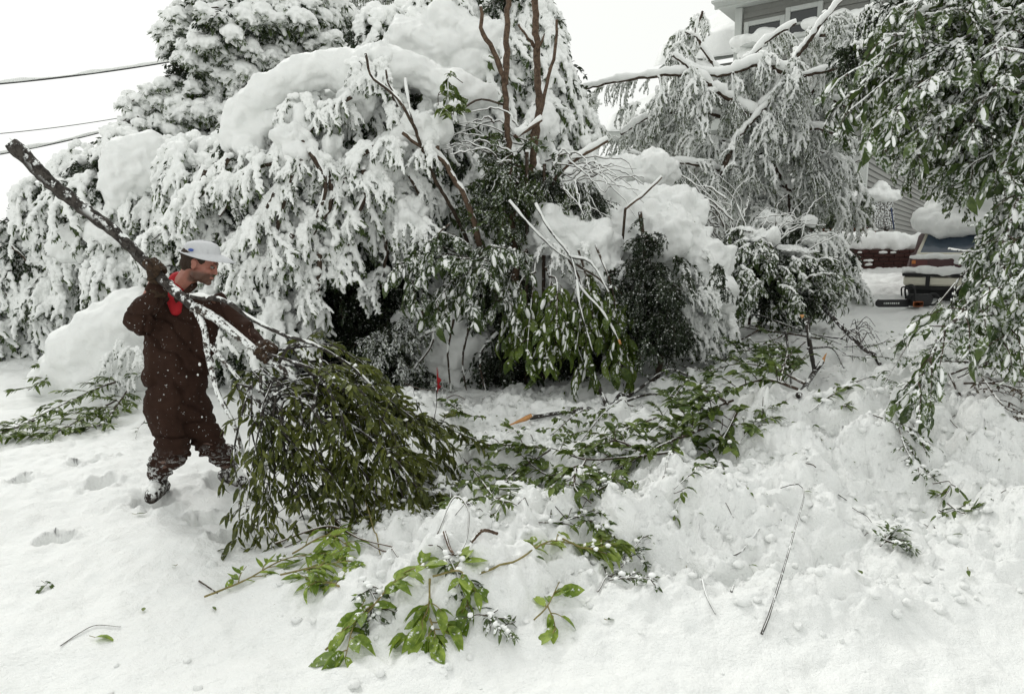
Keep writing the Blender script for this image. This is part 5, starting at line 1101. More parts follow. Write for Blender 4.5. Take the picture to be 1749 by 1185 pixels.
# -- near tree reaching in from the right
def near_tree():
    b = Branch(21); r = b.r
    org = P(1900, 250, 5.6)
    L = [((1749, 30), (1640, 70), (1540, 120), (1450, 190), 4.9), ((1749, 90), (1650, 120), (1560, 160), (1480, 230), 4.7), ((1749, -30), (1660, 20), (1580, 50), (1500, 90), 5.1), ((1749, 140), (1680, 165), (1600, 200), (1540, 240), 4.7),
         ((1790, 300), (1749, 350), (1710, 400), (1695, 440), 4.5), ((1780, 380), (1730, 420), (1690, 480), (1640, 530), 4.4), ((1760, 450), (1700, 500), (1640, 560), (1580, 640), (1530, 690), 4.2), ((1749, 230), (1700, 260), (1660, 280), (1640, 300), 4.9),
         ((1749, 330), (1720, 400), (1700, 470), (1690, 560), 4.4), ((1720, 60), (1650, 150), (1590, 230), (1560, 270), 4.8), ((1640, 540), (1590, 610), (1570, 690), (1580, 730), 4.15), ((1790, 470), (1749, 520), (1720, 570), (1705, 600), 4.3),
         ((1700, 20), (1600, -10), (1540, 30), 5.0), ((1780, 130), (1745, 200), (1725, 260), (1710, 300), 4.6), ((1560, 60), (1500, 100), (1440, 130), (1415, 160), 4.9), ((1749, 390), (1700, 420), (1660, 430), (1620, 425), 4.5), ((1600, 130), (1530, 190), (1500, 250), 4.7), ((1720, 150), (1670, 200), (1645, 240), 4.6)]
    for l in L:
        d = l[-1]; pts = [P(q[0], q[1], d-.02*i) for i, q in enumerate(l[:-1])]
        sp = b.stem([org+(pts[0]-org)*.0+np.array([0, 0, 0])] + pts if r.rand() < .45 else [pts[0]+np.array([.5, .25, .08])]+pts, .016, .005, 26, 1.2)
        b.leaves(sp, 16, .115, .6, .6, .35, .3); b.grow(sp, 11, .30, .115, 7, .55, .6, .35, .25, -.05, .7, .25, .005)
    base = np.array([org[0]+.8, org[1]+.4, 0]); base[2] = hz(base[0], base[1])
    root = b.build('overhanging_tree', 'near tree with big rounded leaves reaching in over the driveway, close on the right side', 'tree', base, 'leaf_near', OVATE, clampz=False, slab=.45, gaps=True, snowy=600, twig_objs=110, bark='bark')
    # trunk and main limbs, off to the side
    tp = np.array([org[0]+.7, org[1]+.4, 4.6]); mesh_obj('trunk', [(*tube(smooth_path([base-[0, 0, .1], (base+tp)/2+[.1, 0, 0], tp], 20), np.linspace(.16, .08, 20), 12, jit=.08), 0)], M['bark'], root)
    for h_, q in ((2.2, (1800, 250, 5.2)), (3.2, (1790, 20, 5.2)), (1.6, (1790, 420, 4.7)), (1.2, (1790, 480, 4.4)), (2.6, (1790, 130, 5.0))):
        snowy_limb(root, [base+[.0, 0, h_], (base+[0, 0, h_]+P(*q))/2+[0, 0, .2], P(*q), P(q[0]-50, q[1]+14, q[2])], .05, .018, .8)
    p = []; 
    lb = lobes_px([(1640, 120, 70, 70), (1710, 200, 50, 70), (1600, 160, 60, 50), (1560, 190, 40, 40), (1720, 60, 60, 60), (1640, 210, 40, 30), (1742, 400, 20, 60), (1745, 520, 30, 60), (1600, 30, 50, 40)], 5.3)
    p, n = shell_points(lb, 34, .9); scatter('inner_foliage', root, 'big', 'leaf_dark', p, np.stack([R.randn(len(p))*.2, R.randn(len(p))*.2, R.rand(len(p))*6.28], 1), .75+.4*R.rand(len(p)))
near_tree()
def mid_right_tree():
    root = tree_root('tree', 1760, 480, 9.5, 'rimed tree filling the gap above the parked car, behind the near leaves', 'tree')
    lb = lobes_px([(1560, 180, 50, 50), (1600, 240, 50, 40), (1560, 260, 30, 40), (1650, 190, 60, 50), (1720, 270, 50, 50), (1720, 160, 60, 70), (1640, 130, 60, 50), (1540, 110, 50, 40), (1480, 90, 40, 40), (1620, 60, 60, 50), (1700, 60, 70, 60), (1540, 30, 60, 40), (1760, 380, 30, 60)], 8.6)
    crown(root, lb, 'weep', 'leaf_dark', 42, .95, capf=.3, voxel=.035); trunk(root, P(1720, 100, 9.0), .12, .04)
    for l in (((1749, 330), (1650, 205), (1590, 230)), ((1749, 200), (1680, 195), (1590, 230)), ((1700, 160), (1660, 220), (1700, 270)), ((1640, 240), (1680, 245), (1740, 230)), ((1600, 225), (1560, 245), (1500, 260), (1480, 270))): snowy_limb(root, [P(a, b_, 7.6) for a, b_ in l], .03, .016, 1.4)
mid_right_tree()

# ------------------------------------------------------------------ the branch the man drags
def GP(px, py, lift=.03, **k): return G(px, py, **k)+[0, 0, lift]
def dragged():
    b = Branch(31); r = b.r
    S = lambda pts, r0, r1, n=30, s=0: b.stem([P(*q) for q in pts], r0, r1, n, s)
    S([(20, 245, 3.95), (60, 285, 3.98), (95, 320, 4.0), (150, 362, 4.04), (205, 405, 4.08), (262, 462, 4.12), (300, 498, 4.06), (335, 528, 4.02)], .041, .029, 50, .08)
    S([(330, 524, 4.02), (370, 545, 4.0), (420, 585, 4.0), (470, 622, 4.02), (520, 660, 4.05), (600, 720, 4.1)], .030, .014, 40, .95)
    S([(333, 526, 4.02), (348, 560, 3.98), (356, 610, 3.96), (372, 670, 3.94), (402, 730, 3.9), (418, 790, 3.88)], .019, .011, 40, .95)
    S([(360, 590, 3.97), (385, 620, 3.98), (420, 660, 4.0), (450, 700, 4.0)], .014, .008, 20, 1.0)
    S([(318, 505, 4.05), (345, 508, 4.0), (385, 514, 3.98), (430, 545, 3.96), (480, 570, 3.96), (540, 590, 4.0), (600, 625, 4.05), (640, 665, 4.1)], .016, .006, 40, .7)
    ends = [(830, 752, 4.5), (800, 800, 4.3), (770, 840, 4.1), (745, 890, 3.95), (735, 940, 3.8), (690, 955, 3.72), (650, 960, 3.68), (600, 935, 3.68), (560, 945, 3.65), (740, 735, 4.4), (670, 680, 4.35), (700, 800, 4.0), (640, 850, 3.8), (600, 870, 3.75),
            (690, 880, 3.8), (620, 760, 3.9), (560, 800, 3.8), (540, 880, 3.72), (500, 840, 3.8), (600, 650, 4.2), (770, 770, 4.3), (650, 910, 3.72), (740, 800, 4.15), (520, 905, 3.7), (560, 640, 4.15), (530, 640, 4.1), (610, 700, 4.0), (660, 740, 4.0), (560, 720, 3.95), (700, 740, 4.2), (590, 820, 3.75), (480, 760, 3.85), (660, 820, 3.85)]
    for i, e in enumerate(ends):
        s0 = P(440+r.rand()*110, 600+r.rand()*110, 3.95+.2*r.rand()); e0 = P(e[0]+r.randn()*12, e[1]+r.randn()*12, e[2]); m = (s0+e0)/2+np.array([r.randn()*.09, r.randn()*.08, .06+.16*r.rand()]); q = (m+e0)/2+np.array([r.randn()*.07, 0, .03+r.randn()*.05]); sp = b.stem([s0, (s0+m)/2+r.randn(3)*.03, m, q, e0], .010, .0028, 28, .1)
        lf = e[0] < 612; b.leaves(sp, 12 if lf else 20, .078, .8, .3, .25, .45); b.grow(sp, 9 if lf else 15, .22, .076, 8 if lf else 12, .75, .35, .25, .3 if lf else .22, .05, .8, .45, .0032)
    for e in ((405, 925, 3.6), (435, 948, 3.62), (425, 870, 3.72), (458, 900, 3.68), (485, 930, 3.68), (415, 900, 3.62), (455, 820, 3.78), (440, 780, 3.85), (465, 760, 3.9), (505, 700, 4.0), (540, 650, 4.05), (425, 680, 4.0), (575, 650, 4.1), (430, 640, 4.1)):
        s0 = P(425+r.rand()*50, 640+r.rand()*60, 3.95); e0 = P(e[0], e[1], e[2]); m = (s0+e0)/2+np.array([r.randn()*.05, r.randn()*.05, .05]); sp = b.stem([s0, m, (m+e0)/2+r.randn(3)*.03, e0], .007, .0022, 24, .1)
        b.leaves(sp, 9, .08, .8, .5, .3, .4); b.grow(sp, 6, .17, .078, 5, .75, .5, .3, .35, -.1, .6, .35, .0028)
    for i in range(26):   # bare side twigs pointing every way
        s0 = P(430+r.rand()*330, 640+r.rand()*250, 3.75+.35*r.rand()); a_ = r.rand()*6.28; l_ = .12+.25*r.rand(); e0 = s0+np.array([math.cos(a_)*l_, r.randn()*.06, math.sin(a_)*l_*.7]); b.twig([s0, (s0+e0)/2+r.randn(3)*.02, e0], .0035, .0012)
    g = GP(262, 852)
    tp = P(20, 245, 3.95); tq = P(26, 250, 3.955)
    b.build('dragged_branch', 'long snow-streaked branch over the man\'s shoulder, its dense green foliage dragging on the snow', 'branch', (tq[0]+1.9, 3.9, 0.1), 'leaf_drag', LANCE, 'bark_pole', snowy=260, twig_objs=90)
dragged()

# ------------------------------------------------------------------ branches lying on the snow
def fallen(seed, name, label, cat, stems, leaf='leaf_mid', shapes=LANCE, bark='bark', r0=.014, L=.25, nside=10, ll=.08, nl=8, snowy=60, up=.1, tips=None, stem_leaves=10, snow=.4, lift=.03, flat=.6, zj=.15, spread=.6, fwd=.6, slab=0, group=None, r1=.004, arch=.06, t0=.15):
    b = Branch(seed); first = None
    for st in stems:
        pts = [GP(q[0], q[1], (q[2] if len(q) > 2 else lift)) for q in st]; first = pts[0] if first is None else first; sp = b.stem(pts, r0, r1, 26, snow)
        if stem_leaves: b.leaves(sp, stem_leaves, ll, spread, .1, flat, t0)
        if nside: b.grow(sp, nside, L, ll, nl, spread, .1, flat, t0, up, fwd, zj, max(.003, r0*.35))
    return b.build(name, label, cat, first, leaf, shapes, bark, group, True, snowy=snowy, tip=tips, slab=slab, nobj=300, twig_objs=60)
fallen(41, 'fallen_branch', 'leafy green branch lying on the snow behind and left of the man', 'branch', [[(240, 668, .15), (180, 690, .2), (110, 715, .15), (20, 750, .05)], [(230, 672, .1), (190, 655, .25), (120, 665, .25), (50, 690, .15)], [(200, 700, .1), (150, 725, .1), (90, 755, .03), (60, 760, .03)], [(225, 680, .1), (180, 730, .05), (150, 745, .03)], [(60, 735, .08), (10, 755, .05), (-40, 765, .05)]], 'leaf_mid', LANCE, r0=.010, L=.26, nside=14, ll=.095, nl=12, snowy=120, up=.3, stem_leaves=26, snow=.12)
tb = GP(866, 748, .04)
fallen(42, 'fallen_branch', 'long dark fallen branch with a torn orange end, leaves beneath its far half', 'branch', [[(905, 742, .04), (960, 722, .06), (1030, 712, .08), (1100, 705, .08), (1150, 698, .06)], [(1040, 712, .08), (1090, 690, .14), (1140, 672, .16), (1180, 678, .1)], [(1040, 713, .08), (1020, 690, .1), (1012, 668, .14)]], 'leaf_mid', LANCE, 'bark_pole', r0=.024, r1=.008, L=.2, nside=6, ll=.075, nl=5, snowy=40, up=0, stem_leaves=0, tips=[(GP(908, 741, .05), GP(864, 748, .03), .024)], t0=.5)
fallen(43, 'fallen_branch', 'mat of small green leaves under the branch with the torn orange end', 'branch', [[(1060, 730, .08), (1000, 740, .06), (940, 770, .04)], [(1080, 740, .06), (1040, 755, .05), (980, 775, .04)], [(1120, 745, .06), (1060, 775, .04), (1010, 790, .04)]], 'leaf_mid', OVATE, r0=.007, L=.2, nside=9, ll=.06, nl=9, snowy=80, stem_leaves=12)
fallen(44, 'fallen_branch', 'bushy fallen branch with upright leafy shoots in the middle of the churned snow', 'branch', [[(1370, 700, .1), (1320, 690, .18), (1260, 680, .2), (1200, 680, .15)], [(1360, 700, .08), (1300, 710, .1), (1230, 735, .08), (1180, 750, .06)], [(1340, 690, .1), (1290, 665, .28), (1250, 660, .26)], [(1250, 730, .05), (1190, 750, .08), (1140, 760, .06)], [(1260, 740, .05), (1230, 790, .04), (1200, 800, .03)], [(1330, 700, .1), (1340, 660, .28), (1310, 650, .3)], [(1240, 740, .06), (1170, 720, .15), (1130, 740, .06)], [(1200, 760, .04), (1120, 800, .05), (1060, 820, .04)]], 'leaf_mid', OVATE, r0=.011, L=.26, nside=12, ll=.08, nl=11, snowy=160, up=.6, stem_leaves=20, zj=.4)
fallen(45, 'fallen_branch', 'spread-out green branch lying low on the crumbled snow in front of the long one', 'branch', [[(1150, 810, .05), (1080, 815, .06), (1000, 830, .06), (940, 810, .06), (880, 795, .06)], [(1000, 830, .06), (980, 870, .05), (1010, 890, .04)], [(940, 812, .05), (880, 850, .05), (840, 880, .05)], [(1060, 815, .05), (1020, 860, .04), (1040, 880, .04)], [(930, 810, .05), (860, 800, .08), (790, 800, .05)], [(990, 835, .05), (940, 850, .05), (900, 830, .05)], [(1100, 810, .05), (1050, 790, .08), (1020, 800, .06)]], 'leaf_mid', OVATE, r0=.009, L=.22, nside=9, ll=.072, nl=9, snowy=100, up=.25, stem_leaves=12, zj=.3)
fallen(46, 'fallen_branch', 'leafy fallen branch scattered across the trampled snow behind the long fallen one', 'branch', [[(1400, 600, .1), (1340, 590, .1), (1270, 580, .12), (1240, 565, .1)], [(1340, 590, .08), (1290, 610, .06), (1230, 625, .04)], [(1300, 585, .08), (1250, 600, .05), (1180, 600, .04)], [(1380, 600, .1), (1340, 625, .08), (1290, 640, .05), (1330, 600, .12)]], 'leaf_mid', LANCE, r0=.012, L=.3, nside=7, ll=.06, nl=5, snowy=80, up=.12, stem_leaves=4)
fallen(47, 'fallen_branch', 'thin leafy twig wreckage at the foot of the dark bush', 'branch', [[(1200, 600, .05), (1160, 625, .04), (1230, 640, .03)], [(1160, 640, .05), (1190, 660, .04), (1210, 650, .03)]], 'leaf_dark', LANCE, r0=.008, L=.2, nside=6, ll=.06, nl=6, snowy=40)
def forked():
    b = Branch(51)
    b.stem([GP(1368, 540, .42), GP(1400, 572, .34), GP(1440, 605, .22), GP(1500, 650, .02)], .026, .020, 24, .35); b.stem([P(1378, 545, 6.3), P(1383, 585, 6.2), GP(1391, 638, .0)], .022, .018, 16, .2)
    b.stem([P(1380, 595, 6.2), GP(1420, 618, .1), GP(1440, 650, .03)], .012, .006, 14, .4)
    for i in range(14):
        q = GP(1430+b.r.rand()*50, 590+b.r.rand()*40, .1+.15*b.r.rand()); e = GP(1440+b.r.rand()*70, 600+b.r.rand()*70, .02+.25*b.r.rand()); b.twig([q, (q+e)/2+[0, 0, .1], e], .005, .002)
    for i in range(6):
        q = GP(1435+b.r.rand()*50, 600+b.r.rand()*50, .1); e = q+np.array([b.r.randn()*.25, b.r.randn()*.2, .15*b.r.rand()]); sp = b.twig([q, (q+e)/2, e]); b.leaves(sp, 12, .06, .6, .2, .4)
    b.build('cut_branch', 'dark forked cut limb propped up like an inverted V over a twig heap', 'branch', GP(1391, 638, 0), 'leaf_dark', LANCE, 'bark_pole', snowy=60, twig_objs=30, tip=[(P(1372, 541, 6.33), P(1366, 538, 6.34), .022)])
    b = Branch(52); b.stem([GP(1338, 592, .18), GP(1345, 630, .14), GP(1350, 680, .0)], .014, .010, 14, .2); b.stem([GP(1250, 568, .1), GP(1290, 575, .2), GP(1336, 592, .2), GP(1390, 600, .16), GP(1440, 605, .12)], .010, .008, 20, .4); b.stem([GP(1340, 600, .18), GP(1315, 630, .06), GP(1250, 640, .03)], .008, .004, 14, .4)
    b.build('cut_branch', 'slim dark bare limb with one leg standing upright in the snow', 'branch', GP(1350, 680, 0), 'leaf_dark', LANCE, 'bark_pole', snowy=30)
    b = Branch(53); b.stem([GP(1402, 652, .16), GP(1385, 672, .1), GP(1362, 700, .0)], .024, .02, 12, .5); b.build('cut_branch', 'short snowy stump of limb with a bright orange broken tip', 'branch', GP(1362, 700, 0), bark='bark_pole', tip=[(GP(1402, 652, .16), GP(1409, 646, .19), .02)])
    b = Branch(54)
    for q in (((1473, 600), (1468, 575), (1465, 545)), ((1470, 590), (1480, 570), (1486, 550)), ((1465, 575), (1450, 565), (1458, 572))): b.stem([GP(q[0][0], q[0][1], .0), P(q[1][0], q[1][1], 6.9), P(q[2][0], q[2][1], 6.9)], .007, .003, 10, .5)
    b.build('bare_twig', 'bare forked twig sticking up behind the twig heap', 'twig', GP(1473, 602, 0), bark='bark')
forked()
fallen(55, 'brush_pile', 'brown brush pile of snapped twigs at the far right edge', 'brush', [[(1620, 690, .12), (1680, 700, .15), (1749, 705, .15), (1800, 700, .15)], [(1640, 720, .08), (1700, 720, .15), (1780, 730, .12)], [(1615, 700, .1), (1660, 735, .08), (1740, 745, .08)], [(1660, 690, .1), (1720, 735, .12), (1790, 740, .1)], [(1630, 710, .15), (1700, 690, .2), (1760, 690, .2)], [(1600, 690, .1), (1640, 685, .16), (1700, 700, .15)]], 'leaf_brown', LANCE, r0=.008, L=.3, nside=14, ll=.055, nl=5, snowy=120, up=.05, fwd=1.2, stem_leaves=4, snow=.6)
fallen(56, 'leafy_sprig', 'large-leaved sprig hanging at the foot of the near tree, right of the forked limb', 'sprig', [[(1600, 640, .35), (1580, 690, .2), (1570, 740, .05)], [(1620, 600, .5), (1560, 650, .3), (1500, 700, .1)], [(1640, 620, .4), (1660, 660, .25), (1650, 690, .1)]], 'leaf_near', OVATE, r0=.009, L=.16, nside=7, ll=.10, nl=5, snowy=30, slab=.35)
# foreground sprigs of pale fresh leaves
fallen(61, 'leafy_sprig', 'pale green long-leaved sprig with a tan stem, half sunk in snow below the dragged foliage', 'sprig', [[(350, 1030, .03), (420, 1000, .03), (490, 975, .04), (570, 960, .04)], [(480, 1000, .02), (540, 990, .03), (600, 975, .04)], [(500, 965, .04), (560, 945, .06), (600, 960, .04)], [(580, 1030, .02), (560, 1000, .03), (530, 1010, .02)]], 'leaf_fresh', LANCE, 'twig_fresh', r0=.005, r1=.002, L=.11, nside=8, ll=.095, nl=4, snowy=10, stem_leaves=10, snow=0, up=.1, lift=.004)
fallen(62, 'leafy_sprig', 'bright green sprig with crossing tan stems, nearest the viewer', 'sprig', [[(556, 1120, .02), (620, 1085, .04), (690, 1040, .06), (760, 1030, .05)], [(735, 1040, .05), (730, 1080, .04), (690, 1120, .03)], [(740, 1040, .05), (790, 1040, .05), (800, 1070, .04)], [(650, 1065, .04), (610, 1090, .04), (590, 1140, .02)], [(735, 1090, .03), (745, 1110, .02)]], 'leaf_fresh', OVATE, 'twig_fresh', r0=.005, r1=.002, L=.09, nside=4, ll=.10, nl=3, snowy=8, stem_leaves=7, snow=0, up=.1, lift=.004)
fallen(63, 'leafy_sprig', 'pale green sprig frosted over, with a long tan stem pointing left, in the middle foreground', 'sprig', [[(820, 1028, .02), (880, 1010, .03), (940, 975, .04), (1000, 968, .05), (1050, 975, .03)], [(960, 970, .05), (1000, 980, .03), (1040, 990, .02)]], 'leaf_pale', OVATE, 'twig_fresh', r0=.005, r1=.002, L=.09, nside=6, ll=.10, nl=3, snowy=14, stem_leaves=12, snow=0, t0=.35)
fallen(64, 'leafy_sprig', 'short sprig of veined green leaves on a tan stalk right of the bright green sprig', 'sprig', [[(912, 1082, .02), (935, 1060, .03), (955, 1032, .03)], [(935, 1062, .03), (945, 1080, .03), (950, 1095, .02)]], 'leaf_fresh', OVATE, 'twig_fresh', r0=.0035, r1=.002, L=.05, nside=2, ll=.10, nl=1, snowy=0, stem_leaves=3, snow=0)
fallen(65, 'leafy_sprig', 'small grey-green sprig with pointed leaves, alone on the open snow at the right', 'sprig', [[(1500, 975, .03), (1515, 955, .06), (1525, 940, .06)], [(1510, 960, .05), (1535, 965, .04), (1548, 962, .02)]], 'leaf_dark', LANCE, 'bark', r0=.004, r1=.002, L=.05, nside=4, ll=.075, nl=4, snowy=16, stem_leaves=6, snow=.5, up=.4)
fallen(66, 'leafy_sprig', 'dark sprig with paired leaves on the snow bank near the right edge', 'sprig', [[(1590, 860, .04), (1620, 870, .05), (1600, 900, .03), (1640, 905, .03)], [(1615, 890, .03), (1640, 915, .03), (1660, 912, .02)]], 'leaf_mid', LANCE, 'bark', r0=.004, r1=.002, L=.08, nside=5, ll=.075, nl=3, snowy=10, stem_leaves=5)
fallen(67, 'leafy_sprig', 'thin dark sprig strung along the snow bank above the paired-leaf sprig', 'sprig', [[(1480, 770, .03), (1530, 790, .04), (1590, 810, .03)], [(1530, 790, .03), (1545, 830, .03), (1580, 850, .03)]], 'leaf_dark', LANCE, 'bark', r0=.005, r1=.002, L=.12, nside=7, ll=.065, nl=4, snowy=50, stem_leaves=4)
fallen(68, 'leafy_sprig', 'tiny two-leaved sprig lying alone near the left edge', 'sprig', [[(72, 998, .02), (80, 1006, .02), (62, 1008, .02)]], 'leaf_dark', LANCE, 'bark', r0=.003, r1=.0015, nside=0, ll=.07, stem_leaves=3, snowy=0, snow=.2)
fallen(69, 'leafy_sprig', 'small dark sprig standing up between man and left fallen branch', 'sprig', [[(232, 760, .02), (238, 745, .06), (250, 735, .08)]], 'leaf_dark', LANCE, 'bark', r0=.003, r1=.0015, L=.05, nside=2, ll=.06, nl=2, stem_leaves=4, snowy=0, snow=.2)
fallen(70, 'frosted_tuft', 'dark frosted twig tuft half buried right of the pale green sprig', 'tuft', [[(1020, 1035, .01), (1060, 1010, .04), (1098, 975, .06)], [(1040, 1030, .02), (1075, 1025, .05), (1110, 1030, .02)], [(1060, 1015, .03), (1080, 1005, .06), (1105, 1012, .04)]], 'leaf_dark', LANCE, 'bark', r0=.004, r1=.002, L=.08, nside=8, ll=.04, nl=5, snowy=40, stem_leaves=6, snow=.3)
fallen(71, 'leafy_sprig', 'little green leaves scattered on one twig below the bushy fallen branch', 'sprig', [[(1150, 870, .03), (1165, 890, .03), (1150, 905, .02)], [(1150, 868, .03), (1190, 862, .03)]], 'leaf_mid', OVATE, 'bark', r0=.003, r1=.0015, L=.05, nside=3, ll=.05, nl=2, stem_leaves=4, snowy=0)
fallen(72, 'leafy_sprig', 'green leaves on a thin stem near the snow bank crest, below the orange-tipped stump', 'sprig', [[(1430, 735, 0.03), (1440, 745, 0.03), (1455, 742, 0.02)]], 'leaf_mid', LANCE, r0=.004, r1=.002, L=0.05, nside=3, ll=0.07, nl=2, snowy=4, up=.2)
fallen(721, 'leafy_sprig', 'pointed leaf cluster on the clods below the right end of the bushy branch', 'sprig', [[(1290, 760, 0.03), (1310, 768, 0.03), (1320, 775, 0.02)]], 'leaf_mid', LANCE, r0=.004, r1=.002, L=0.05, nside=3, ll=0.07, nl=2, snowy=3, up=.2)
fallen(722, 'leafy_sprig', 'small leaf cluster on the smooth slope just below the bushy fallen branch', 'sprig', [[(1190, 820, 0.03), (1215, 840, 0.03), (1230, 830, 0.02)]], 'leaf_mid', LANCE, r0=.004, r1=.002, L=0.05, nside=3, ll=0.07, nl=2, snowy=3, up=.2)
fallen(73, 'fallen_branch', 'green branch half sunk in the clods just right of the dragged foliage', 'branch', [[(760, 800, .04), (800, 840, .05), (850, 890, .03)], [(790, 830, .04), (770, 880, .04), (800, 920, .02)], [(830, 745, .06), (800, 750, .1), (760, 740, .08)]], 'leaf_mid', OVATE, r0=.007, L=.16, nside=7, ll=.07, nl=6, snowy=40, up=.2)
fallen(74, 'leafy_sprig', 'dark-leaved sprig buried to its tips above the pale green frosted sprig', 'sprig', [[(920, 930, 0.02), (960, 915, 0.04), (1010, 905, 0.03)], [(1005, 908, 0.02), (1020, 940, 0.04), (1040, 960, 0.02)]], 'leaf_mid', LANCE, r0=.004, r1=.002, L=0.12, nside=6, ll=0.07, nl=4, snowy=30, up=.2)
fallen(741, 'leafy_sprig', 'tiny dark sprig on the clods between the arching twig loop and the low green branch', 'sprig', [[(830, 900, 0.02), (860, 915, 0.03), (845, 940, 0.02)]], 'leaf_mid', LANCE, r0=.004, r1=.002, L=0.1, nside=4, ll=0.06, nl=3, snowy=8, up=.2)
fallen(75, 'leafy_sprig', 'frosted grey sprig at the left side of the bright green sprig nearest the viewer', 'sprig', [[(620, 1030, 0.02), (640, 1060, 0.03), (650, 1080, 0.02)]], 'leaf_dark', LANCE, r0=.004, r1=.002, L=0.1, nside=6, ll=0.05, nl=5, snowy=24, up=.2)
fallen(751, 'leafy_sprig', 'frosted dark twiglets among the upper leaves of the bright green sprig nearest the viewer', 'sprig', [[(730, 1000, 0.02), (760, 1010, 0.04), (800, 1060, 0.02)]], 'leaf_dark', LANCE, r0=.004, r1=.002, L=0.1, nside=5, ll=0.05, nl=4, snowy=20, up=.2)
fallen(752, 'leafy_sprig', 'frosted grey twig tip just right of the bright green sprig nearest the viewer', 'sprig', [[(850, 1070, 0.02), (835, 1085, 0.04), (870, 1095, 0.02)]], 'leaf_dark', LANCE, r0=.004, r1=.002, L=0.1, nside=6, ll=0.05, nl=5, snowy=24, up=.2)
fallen(76, 'leafy_sprig', 'thin leafy runner straggling down the clods from the low green branch', 'sprig', [[(1130, 860, 0.02), (1160, 830, 0.04), (1215, 815, 0.03)]], 'leaf_mid', OVATE, r0=.004, r1=.002, L=0.12, nside=6, ll=0.06, nl=4, snowy=12, up=.2)
fallen(761, 'leafy_sprig', 'thin leafy runner across the crest of the snow bank by the orange-tipped stump', 'sprig', [[(1380, 740, 0.03), (1420, 720, 0.04), (1470, 715, 0.03)]], 'leaf_mid', OVATE, r0=.004, r1=.002, L=0.12, nside=6, ll=0.06, nl=4, snowy=12, up=.2)
fallen(762, 'leafy_sprig', 'thin leafy runner hanging from the lower right edge of the bushy fallen branch', 'sprig', [[(1260, 790, 0.02), (1280, 770, 0.04), (1320, 750, 0.02)]], 'leaf_mid', OVATE, r0=.004, r1=.002, L=0.12, nside=6, ll=0.06, nl=4, snowy=12, up=.2)
def bare(seed, label, pts, r0, r1, bark='bark', snow=.4, name='bare_twig', cat='twig'):
    b = Branch(seed)
    for p_ in pts: b.stem([GP(q[0], q[1], q[2] if len(q) > 2 else .008) for q in p_], r0, r1, 26, snow)
    return b.build(name, label, cat, GP(pts[0][0][0], pts[0][0][1], 0), bark=bark)
bare(81, 'long arched bare twig standing out of the open snow like a hook', [[(1300, 1097, -.02), (1330, 1035, .06), (1355, 975, .13), (1368, 935, .18), (1362, 910, .17), (1348, 896, .12), (1330, 890, .06)]], .0055, .003, 'bark_pole', .12)
bare(82, 'curved thin twig beside the yellow-green leaf on the open snow at the lower left', [[(104, 1108), (135, 1085), (165, 1075), (206, 1068)]], .003, .002, 'bark')
bare(83, 'short snow-speckled twig slanting on the open snow, left of the hooked one', [[(1197, 1014), (1205, 1040), (1221, 1064)]], .004, .0025, 'bark_pole', .8)
bare(84, 'stubby snow-speckled twig, the smallest, left of the hooked one', [[(1248, 1033), (1252, 1015)]], .005, .004, 'bark_pole', .6)
bare(85, 'knobbly frosted twig half sunk in a small hollow, left of the hooked one', [[(1240, 980), (1265, 968), (1280, 955), (1296, 946)]], .005, .004, 'bark_pole', .9)
bare(86, 'loop of dark twigs arching out of the clods right below the dragged foliage', [[(740, 948, .02), (775, 942, .1), (800, 962, .12), (798, 990, .06), (785, 1012, .01)], [(770, 945, .02), (800, 940, .05)]], .004, .003, 'bark')
bare(87, 'thin dark twig with side shoots lying right of the dragged foliage', [[(740, 888, .02), (780, 882, .04), (815, 870, .08), (828, 850, .1)], [(820, 868, .07), (850, 878, .06), (895, 870, .05)]], .004, .002, 'bark')
bare(88, 'reddish stick with a broken end lying on the clods above the bright green sprig', [[(805, 995, .02), (825, 985, .04), (850, 980, .04)]], .009, .007, 'bark_bare', .5)
bare(881, 'short reddish peg standing out of the clods left of the reddish stick', [[(760, 980, .01), (768, 1000, .03), (775, 1020, .03)]], .008, .006, 'bark_bare', .5)
bare(89, 'tan stem slanting down from the dragged foliage towards the clods', [[(548, 870, .1), (575, 920, .06), (640, 955, .04), (680, 972, .01)]], .006, .004, 'bark_bare', .2)
bare(891, 'long tan stem lying along the bottom edge of the dragged foliage', [[(470, 935, .03), (560, 930, .05), (620, 950, .04), (670, 965, .02)]], .006, .004, 'bark_bare', .2)
bare(90, 'fine tan twig between the dragged foliage and the bright green sprig', [[(600, 860, .2), (625, 910, .1), (650, 960, .02)]], .004, .003, 'twig_fresh', 0)
bare(901, 'small straight twig pointing at the pale sprig from the open snow on its left', [[(340, 993, .005), (372, 1022, .02)]], .004, .003, 'bark', 0)
bare(91, 'small dark twig lying on the snow bank above the hooked twig, the upper of two', [[(1430, 868), (1446, 882)]], .004, .003)
bare(911, 'tiniest dark twig on the snow bank above the hooked twig, the lower of two', [[(1466, 907), (1474, 914)]], .004, .003)
bare(92, 'thin reddish twig poking from snow right of the red marker strip', [[(758, 690, .02), (780, 693, .04), (805, 700, .01)]], .006, .004, 'bark_bare', .1)
bare(921, 'thin tan twig reaching left from behind the red marker strip', [[(690, 675, .05), (720, 678, .05), (762, 676, .04)]], .006, .004, 'bark_bare', .1)
bare(93, 'slim upright stick standing in the snow beside the red marker strip', [[(755, 742, .0), (757, 715, .10), (759, 688, .21)]], .006, .005, 'bark_pole', .4)
bare(94, 'dark stick lying on the trampled snow near the right edge', [[(1705, 632, .01), (1749, 632, .01)]], .011, .009, 'bark_pole', .4)
bare(941, 'short dark stick slanting on the snow under the tips of the near tree', [[(1600, 655, .02), (1632, 640, .05)]], .011, .009, 'bark_pole', .4)
